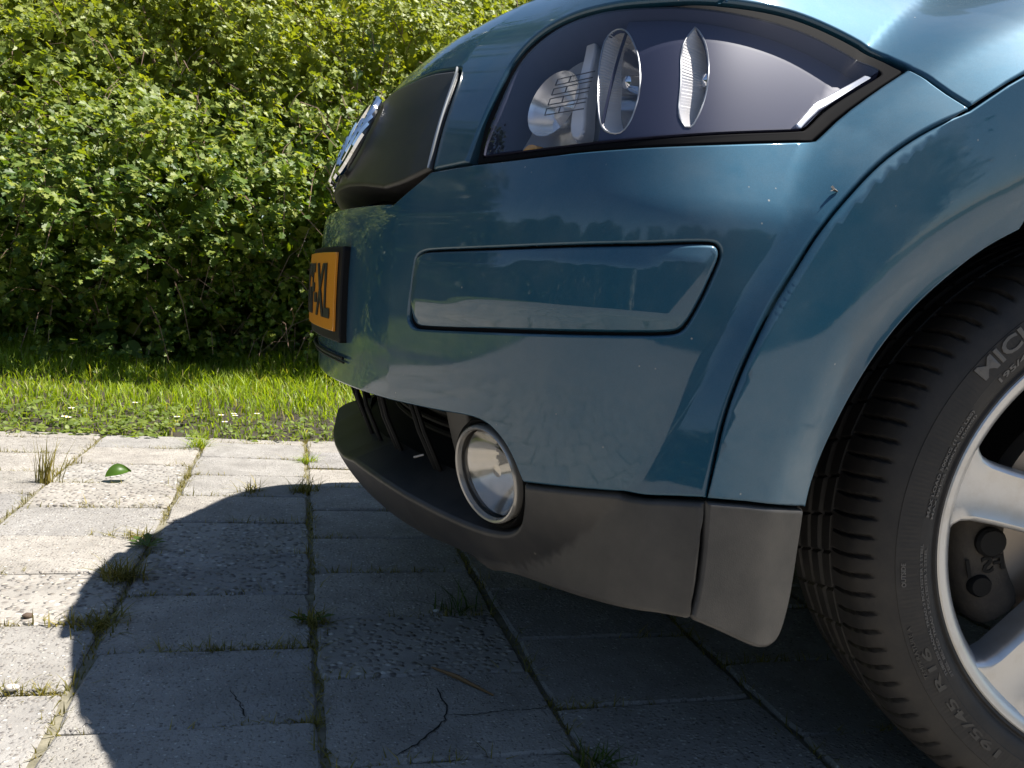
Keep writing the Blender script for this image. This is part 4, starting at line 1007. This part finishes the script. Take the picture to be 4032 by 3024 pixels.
tuft(*W['tuft_e'], 90, .030, .010, 'bright grass tuft in the sunlit joint just in front of the bumper', GRASS)
tuft(*W['tuft_f'], 100, .040, .014, 'pale grass tuft in the second sunlit joint before the bumper')
tuft(*W['tuft_g'], 45, .040, .012, 'thin yellowish sprig in a sunlit row joint left of the bumper')
tuft(*W['tuft_h'], 90, .050, .012, 'grass tuft at the paving edge in the middle joint', GRASS)
tuft(*W['tuft_i'], 40, .050, .016, 'dim curved grass blades in the darkest shade under the bumper', WEED)
tuft(*W['tuft_j'], 40, .10, .008, 'tall thin stalks standing in the leftmost diagonal joint', DRY, lean=.30)
tuft(*W['tuft_k'], 60, .030, .010, 'tuft of yellow grass where the shadow rim meets the row joint', DRY)

# ---- things lying on the slabs
lp = PIX['leaf']; LEAFM = mat_leaf('fallen_leaf_green', (.06, .13, .012), (.06, .13, .012), (.07, .14, .014), .4, .4)
nl = 15; lv = []; 
for a in range(nl):
    for b in range(9):
        t = a / (nl - 1); w = .016 * math.sin(math.pi * min(1, t * 1.05)) ** .7 * (b / 4 - 1); x = (t - .5) * .052
        lv.append((x, w, .004 + .012 * math.sin(math.pi * t) + .006 * (b / 4 - 1) ** 2))
lo = mesh_obj('fallen_leaf', lv, [(a * 9 + b, (a + 1) * 9 + b, (a + 1) * 9 + b + 1, a * 9 + b + 1) for a in range(nl - 1) for b in range(8)], LEAFM, label='single green curled leaf lying on the sunlit slabs', cat='leaf')
lo.location = (lp[0], lp[1], .002); lo.rotation_euler = (math.radians(34), math.radians(-8), math.radians(25)); lo.location.z = .008
mb = MB(); a, b = PIX['straw_a'], PIX['straw_b']; mb.tube([(a[0], a[1], .004), (a[0] * .6 + b[0] * .4, a[1] * .6 + b[1] * .4, .006), (b[0], b[1], .003)], [.0012, .0026, .0011], 6)
mb.build('straw', mat_simple('brown_straw', (.22, .12, .045), .7), label='brown dry stalk lying on the slabs in the shade', cat='stalk')
def pebble(p, r, label, col):
    bm = bmesh.new(); bmesh.ops.create_icosphere(bm, subdivisions=2, radius=r)
    for v in bm.verts: v.co = Vector((v.co.x * 1.3, v.co.y, v.co.z * .7)) * random.uniform(.85, 1.12)
    me = bpy.data.meshes.new('pebble'); bm.to_mesh(me); bm.free(); me.materials.append(mat_simple('pebble_' + label.split()[0], col, .8)); me.polygons.foreach_set('use_smooth', [True] * len(me.polygons))
    o = bpy.data.objects.new('pebble', me); o.location = (p[0], p[1], r * .5); link(o, label=label, cat='pebble')
pebble(PIX['stone'], .0055, 'brown pebble on the sunlit slab at the left edge', (.09, .06, .04))
pebble(PIX['stone_b'], .006, 'pale pebble pressed into the slab at the bottom left', (.5, .46, .42))
pebble(PIX['stone_c'], .0035, 'tiny white pebble in the shade under the lower bumper', (.6, .58, .55))
# fly on the arch
fl = at(.872 + DS, .556, .002); mb = MB(); mb.tube([fl + Vector((-.002, -.0005, .0007)), fl, fl + Vector((.0028, -.0005, -.001))], [.0006, .0011, .0005], 6)
fo = mb.build('fly', mat_simple('fly_body', (.03, .028, .025), .5), label='small fly resting on the blue bumper beside the wheel arch', cat='fly')
mb = MB()
for sg in (-1, 1): mb.add([fl + Vector((0, -.0012, .0008)), fl + Vector((-.0025, -.0015, .002 * sg + .0007)), fl + Vector((-.0042, -.0015, .0014 * sg)), fl + Vector((-.002, -.0013, .0002 * sg))], [(0, 1, 2, 3)])
mb.build('wing', mat_simple('fly_wing', (.30, .27, .24), .3), fo)
# daisies
for k, p in enumerate(PIX['daisies']):
    h = random.uniform(.02, .045); d = empty('daisy', (p[0], p[1], 0), label='small white flower at the grass edge by the slabs', cat='flower', group='white flowers along the verge')
    MB().tube([(0, 0, -.01), (.002, 0, h)], .0009, 5).build('stem', GRASS, d)
    mb = MB(); n = 11
    for q in range(n):
        a = 2 * math.pi * q / n; r = .009; w = .24
        mb.add([(.002, 0, h), (.002 + r * .8 * math.cos(a - w), r * .8 * math.sin(a - w), h + .0015), (.002 + r * math.cos(a), r * math.sin(a), h + .001), (.002 + r * .8 * math.cos(a + w), r * .8 * math.sin(a + w), h + .0015)], [(0, 1, 2, 3)])
    mb.build('petals', WHITEP, d, smooth=False)
    MB().lathe([(.0001, .0022), (.002, .0018), (.0028, .0)], frame((.002, 0, h + .0005), (0, 0, 1), (1, 0, 0)), 8).build('disc', YELP, d)

# ------------------------------------------------------------------ hedge
HAW = [(0, .02), (.22, .10), (.30, .34), (.46, .40), (.50, .20), (.66, .30), (.80, .26), (.80, .12), (1.0, .0), (.80, -.12), (.80, -.26), (.66, -.30), (.50, -.20), (.46, -.40), (.30, -.34), (.22, -.10)]
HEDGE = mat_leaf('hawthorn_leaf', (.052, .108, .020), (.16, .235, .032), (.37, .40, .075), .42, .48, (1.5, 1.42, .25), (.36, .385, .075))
TWIG = mat_simple('hedge_twig', (.19, .12, .08), .8)
def h_front(x, z):
    b = np.interp(z, [0, .12, .3, .6, .85, 1.1, 1.4, 1.8, 2.5], [3.44, 3.32, 3.22, 3.14, 3.05, 3.20, 3.50, 3.90, 4.6])
    return b + .12 * np.sin(x * 2.1 + 1.1 * np.sin(z * 3.3)) + .11 * np.sin(x * 5.3 + z * 4.1) * np.sin(z * 3.1 + 1) + .09 * np.sin(z * 8 + x * 3.4 + 1.5 * np.sin(x * 4.7))
def sprigs(n, x0, x1, zmax, per, rng, size=(.024, .048), depth=.26):
    x = rng.uniform(x0, x1, n); z = rng.uniform(.03, 1, n) ** .95 * zmax
    dpt = rng.exponential(depth, n) - .07; y = h_front(x, z) + dpt
    O = np.stack([x, y, z], 1)
    d = np.stack([rng.normal(0, .75, n), -np.abs(rng.normal(.75, .5, n)), rng.normal(-.05, .75, n) + .55 * (z > 1.3)], 1); d /= np.linalg.norm(d, axis=1, keepdims=True)
    ln = rng.uniform(.06, .22, n)
    t = (np.arange(per)[None, :] + rng.uniform(0, .8, (n, per))) / per
    P = O[:, None, :] + d[:, None, :] * (ln[:, None] * t)[..., None] + np.array([0, 0, -1.])[None, None] * (ln[:, None] * .45 * t ** 2)[..., None]
    ax = rng.normal(0, 1, (n, per, 3)); U = ax + d[:, None, :] * .8 + np.array([0, -.25, -.15]); Nn = rng.normal(0, .60, (n, per, 3)) + np.array([0.25, -.40, .80])
    sz = rng.uniform(*size, (n, per)) * (1.1 - .45 * t)
    return P.reshape(-1, 3), Nn.reshape(-1, 3), U.reshape(-1, 3), sz.ravel(), O, d, ln
hr = np.random.default_rng(5)
hedge = empty('hawthorn_hedge', (-1, 4.3, 0), label='dense hawthorn hedge, its sunlit top bright and its foot in shade, behind the verge', cat='hedge')
P, N_, U_, s_, O, d_, ln_ = sprigs(8800, -3.0, 1.9, 2.45, 10, hr)
Pb, Nb, Ub, sb, Ob, db, lb = sprigs(2000, -2.8, 1.6, 2.45, 13, hr, (.026, .052), .0)     # longer sprays standing out of the face
sh_ = hr.uniform(.02, .20, 2000).repeat(13); Pb[:, 1] -= sh_; Ob[:, 1] -= hr.uniform(.02, .05, 2000)
clumpy = np.sin(Pb[:, 0] * 3.7 + 1.3 * np.sin(Pb[:, 2] * 4)) + np.sin(Pb[:, 2] * 5.1 + Pb[:, 0] * 1.9); kp = (clumpy > .1)
P = np.concatenate([P, Pb[kp]]); N_ = np.concatenate([N_, Nb[kp] + (.1, -.15, .5)]); U_ = np.concatenate([U_, Ub[kp]]); s_ = np.concatenate([s_, sb[kp]])
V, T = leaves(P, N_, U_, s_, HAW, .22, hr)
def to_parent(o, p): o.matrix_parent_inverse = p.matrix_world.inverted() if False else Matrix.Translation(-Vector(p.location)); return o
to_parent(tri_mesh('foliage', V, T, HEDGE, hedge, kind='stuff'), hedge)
RH = [(0, 0), (.35, .3), (.75, .25), (1, 0), (.75, -.25), (.35, -.3)]
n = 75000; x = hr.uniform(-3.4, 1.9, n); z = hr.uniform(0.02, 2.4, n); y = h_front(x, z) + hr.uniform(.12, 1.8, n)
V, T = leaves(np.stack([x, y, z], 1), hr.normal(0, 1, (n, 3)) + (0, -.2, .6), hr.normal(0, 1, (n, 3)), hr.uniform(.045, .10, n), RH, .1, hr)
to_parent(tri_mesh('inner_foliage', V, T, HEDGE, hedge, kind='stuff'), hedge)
# twigs of the outer sprigs and a row of stems
O = np.concatenate([O, Ob]); d_ = np.concatenate([d_, db]); ln_ = np.concatenate([ln_, lb]); sel = hr.choice(len(O), 3200, False); V = []; Q = []
for i in sel:
    a = O[i]; b = a + d_[i] * ln_[i] * .5 + (0, 0, -.03 * ln_[i]); c = a + d_[i] * ln_[i] + np.array([0, 0, -.45 * ln_[i]])
    bidx = len(V); w = np.array([.0018, 0, .0008]); w2 = np.array([0, .0016, .0013])
    for p, k in ((a, 1.3), (b, 1.), (c, .5)): V += [p - w * k, p + w * k, p + w2 * k]
    for s3 in (0, 3): Q += [(bidx + s3, bidx + s3 + 1, bidx + s3 + 4, bidx + s3 + 3), (bidx + s3 + 1, bidx + s3 + 2, bidx + s3 + 5, bidx + s3 + 4), (bidx + s3 + 2, bidx + s3, bidx + s3 + 3, bidx + s3 + 5)]
to_parent(tri_mesh('twigs', V, Q, TWIG, hedge, kind='stuff'), hedge)
for k in range(16):
    x = -3.3 + k * .33 + random.uniform(-.1, .1); y = 4.0 + random.uniform(-.12, .2); pts = [(x, y, -.02)]
    for q in range(1, 7): pts.append((x + random.gauss(0, .05) * q * .5, y + random.gauss(0, .03) * q, q * .28))
    to_parent(MB().tube(pts, [.022 - .0028 * q for q in range(7)], 7).build('stem', TWIG, hedge), hedge)
# bigger leaves of other plants growing through the hedge
BIG = mat_leaf('broad_leaf', (.07, .12, .03), (.10, .16, .04), (.14, .20, .06), .35, .4)
DOCK = [(0, .02), (.08, .30), (.3, .36), (.55, .30), (.8, .17), (1, 0), (.8, -.17), (.55, -.30), (.3, -.36), (.08, -.30)]
def broad_leaf(pos, N, U, size, parent, outline=DOCK):
    V, T = leaves(np.array([pos]), np.array([N], float), np.array([U], float), np.array([size]), outline, .18, hr)
    o = tri_mesh('leaf', V - np.array(parent.location), T, BIG, parent, smooth=False); return o
dk = empty('dock_plant', (PIX['dock'][0], PIX['dock'][1], 0), label='broad-leaved dock plant with two pale leaves at the hedge foot', cat='plant')
p = np.array(PIX['dock3'])
MB().tube([(0, .05, 0), tuple(p + (.05, .05, .02) - np.array(dk.location))], .004, 6).build('stalk', TWIG, dk)
for o_, N3, U3, z3 in (((.07, 0, .02), (-.2, -.55, .8), (-1, -.2, -.1), .13), ((.07, .02, .07), (-.1, -.5, .85), (-.9, -.2, .25), .11), ((.07, 0, -.04), (-.2, -.6, .7), (-.7, -.3, -.55), .11), ((.10, .0, .0), (.2, -.6, .75), (.6, -.4, -.5), .10)): broad_leaf(p + o_, N3, U3, z3, dk)
bw = empty('bindweed', (PIX['ivy'][0][0], PIX['ivy'][0][1], 0), label='broad heart-shaped leaves climbing in the hedge above the grille', cat='plant')
MB().tube([(0, .2, 0)] + [tuple(np.array(q) + (0, .05, -.02) - np.array(bw.location)) for q in PIX['ivy'][:2]], .003, 6).build('stalk', TWIG, bw)
for q in PIX['ivy']: broad_leaf(np.array(q), (hr.normal(0, .3), -.8, .5), (hr.normal(0, .6), -.2, -.8), hr.uniform(.06, .085), bw)

# hedges and trees round the yard, seen only as reflections in the paint and chrome
HEDGE_D = mat_leaf('garden_leaf', (.020, .045, .010), (.040, .075, .014), (.07, .11, .022), .3, .4)
def far_hedge(loc, rot, length, height, label, seed):
    q = np.random.default_rng(seed); h = empty('garden_hedge', loc, label=label, cat='hedge', group='hedges round the yard'); h.rotation_euler.z = rot
    n = int(4200 * length); x = q.uniform(-length / 2, length / 2, n); z = q.uniform(0, 1, n) ** .9 * height * (.86 + .14 * np.sin(x * 1.3 + seed) + .08 * np.sin(x * 4.1)); y = q.normal(0, .32, n) + .15 * np.sin(x * 2 + z)
    V, T = leaves(np.stack([x, y, z], 1), q.normal(0, 1, (n, 3)) + (0, 0, .7), q.normal(0, 1, (n, 3)), q.uniform(.08, .15, n), RH, .1, q)
    tri_mesh('foliage', V, T, HEDGE_D, h, kind='stuff')
    for k in range(int(length / 1.2)): MB().tube([(-length / 2 + .6 + 1.2 * k, 0, -.03), (-length / 2 + .65 + 1.2 * k, .05, height * .7)], [.04, .015], 6).build('stem', TWIG, h)
far_hedge((-7.6, 4.6, 0), 0, 8.4, 2.4, 'hedge continuing out of frame to the left', 1)
far_hedge((6.0, 4.7, 0), 0, 8.0, 2.3, 'hedge continuing out of frame behind the car', 2)
far_hedge((-9.5, -1.5, 0), math.pi / 2, 11, 2.6, 'garden hedge closing the yard in front of the car', 3)
far_hedge((-1.0, -8.6, 0), 0, 18, 2.6, 'garden hedge behind the camera', 4)

# tall trees beyond the hedge, above the frame: they stand in the bonnet's reflection
BARK = mat_simple('tree_bark', (.10, .075, .055), .9)
def tree(loc, height, rad, seed, label):
    q = np.random.default_rng(seed); t = empty('broadleaf_tree', loc, label=label, cat='tree', group='trees beyond the hedge')
    mb = MB(); mb.tube([(0, 0, -.05), (.05, .03, height * .3), (.0, .1, height * .62), (.1, 0, height * .9)], [.20, .15, .09, .03], 9)
    for k in range(9):
        a = k * 2.4; z = height * (.28 + .06 * k); mb.tube([(0, 0, z), (rad * .4 * math.cos(a), rad * .4 * math.sin(a), z + .5), (rad * .75 * math.cos(a), rad * .75 * math.sin(a), z + .9)], [.06, .04, .015], 6)
    mb.build('trunk', BARK, t)
    cl = q.normal(0, 1, (46, 3)); cl /= np.linalg.norm(cl, axis=1, keepdims=True); cl = cl * (rad * q.uniform(.35, .95, (46, 1))) * (1, 1, height * .36 / rad) + (0, 0, height * .60)
    n = 15000; P = cl[q.integers(0, 46, n)] + q.normal(0, .36, (n, 3)) * rad * .36
    V, T = leaves(P, q.normal(0, 1, (n, 3)) + (0, 0, .6), q.normal(0, 1, (n, 3)), q.uniform(.14, .26, n), RH, .1, q)
    tri_mesh('crown', V, T, HEDGE_D, t, kind='stuff')
tree((-8.5, 8.5, 0), 7.5, 2.6, 21, 'tree beyond the hedge, leftmost of three outside the frame')
tree((-3.6, 9.2, 0), 8.2, 2.7, 22, 'tree beyond the hedge, middle of three outside the frame')
tree((3.4, 9.6, 0), 7.8, 2.6, 23, 'tree beyond the hedge, rightmost of three outside the frame')
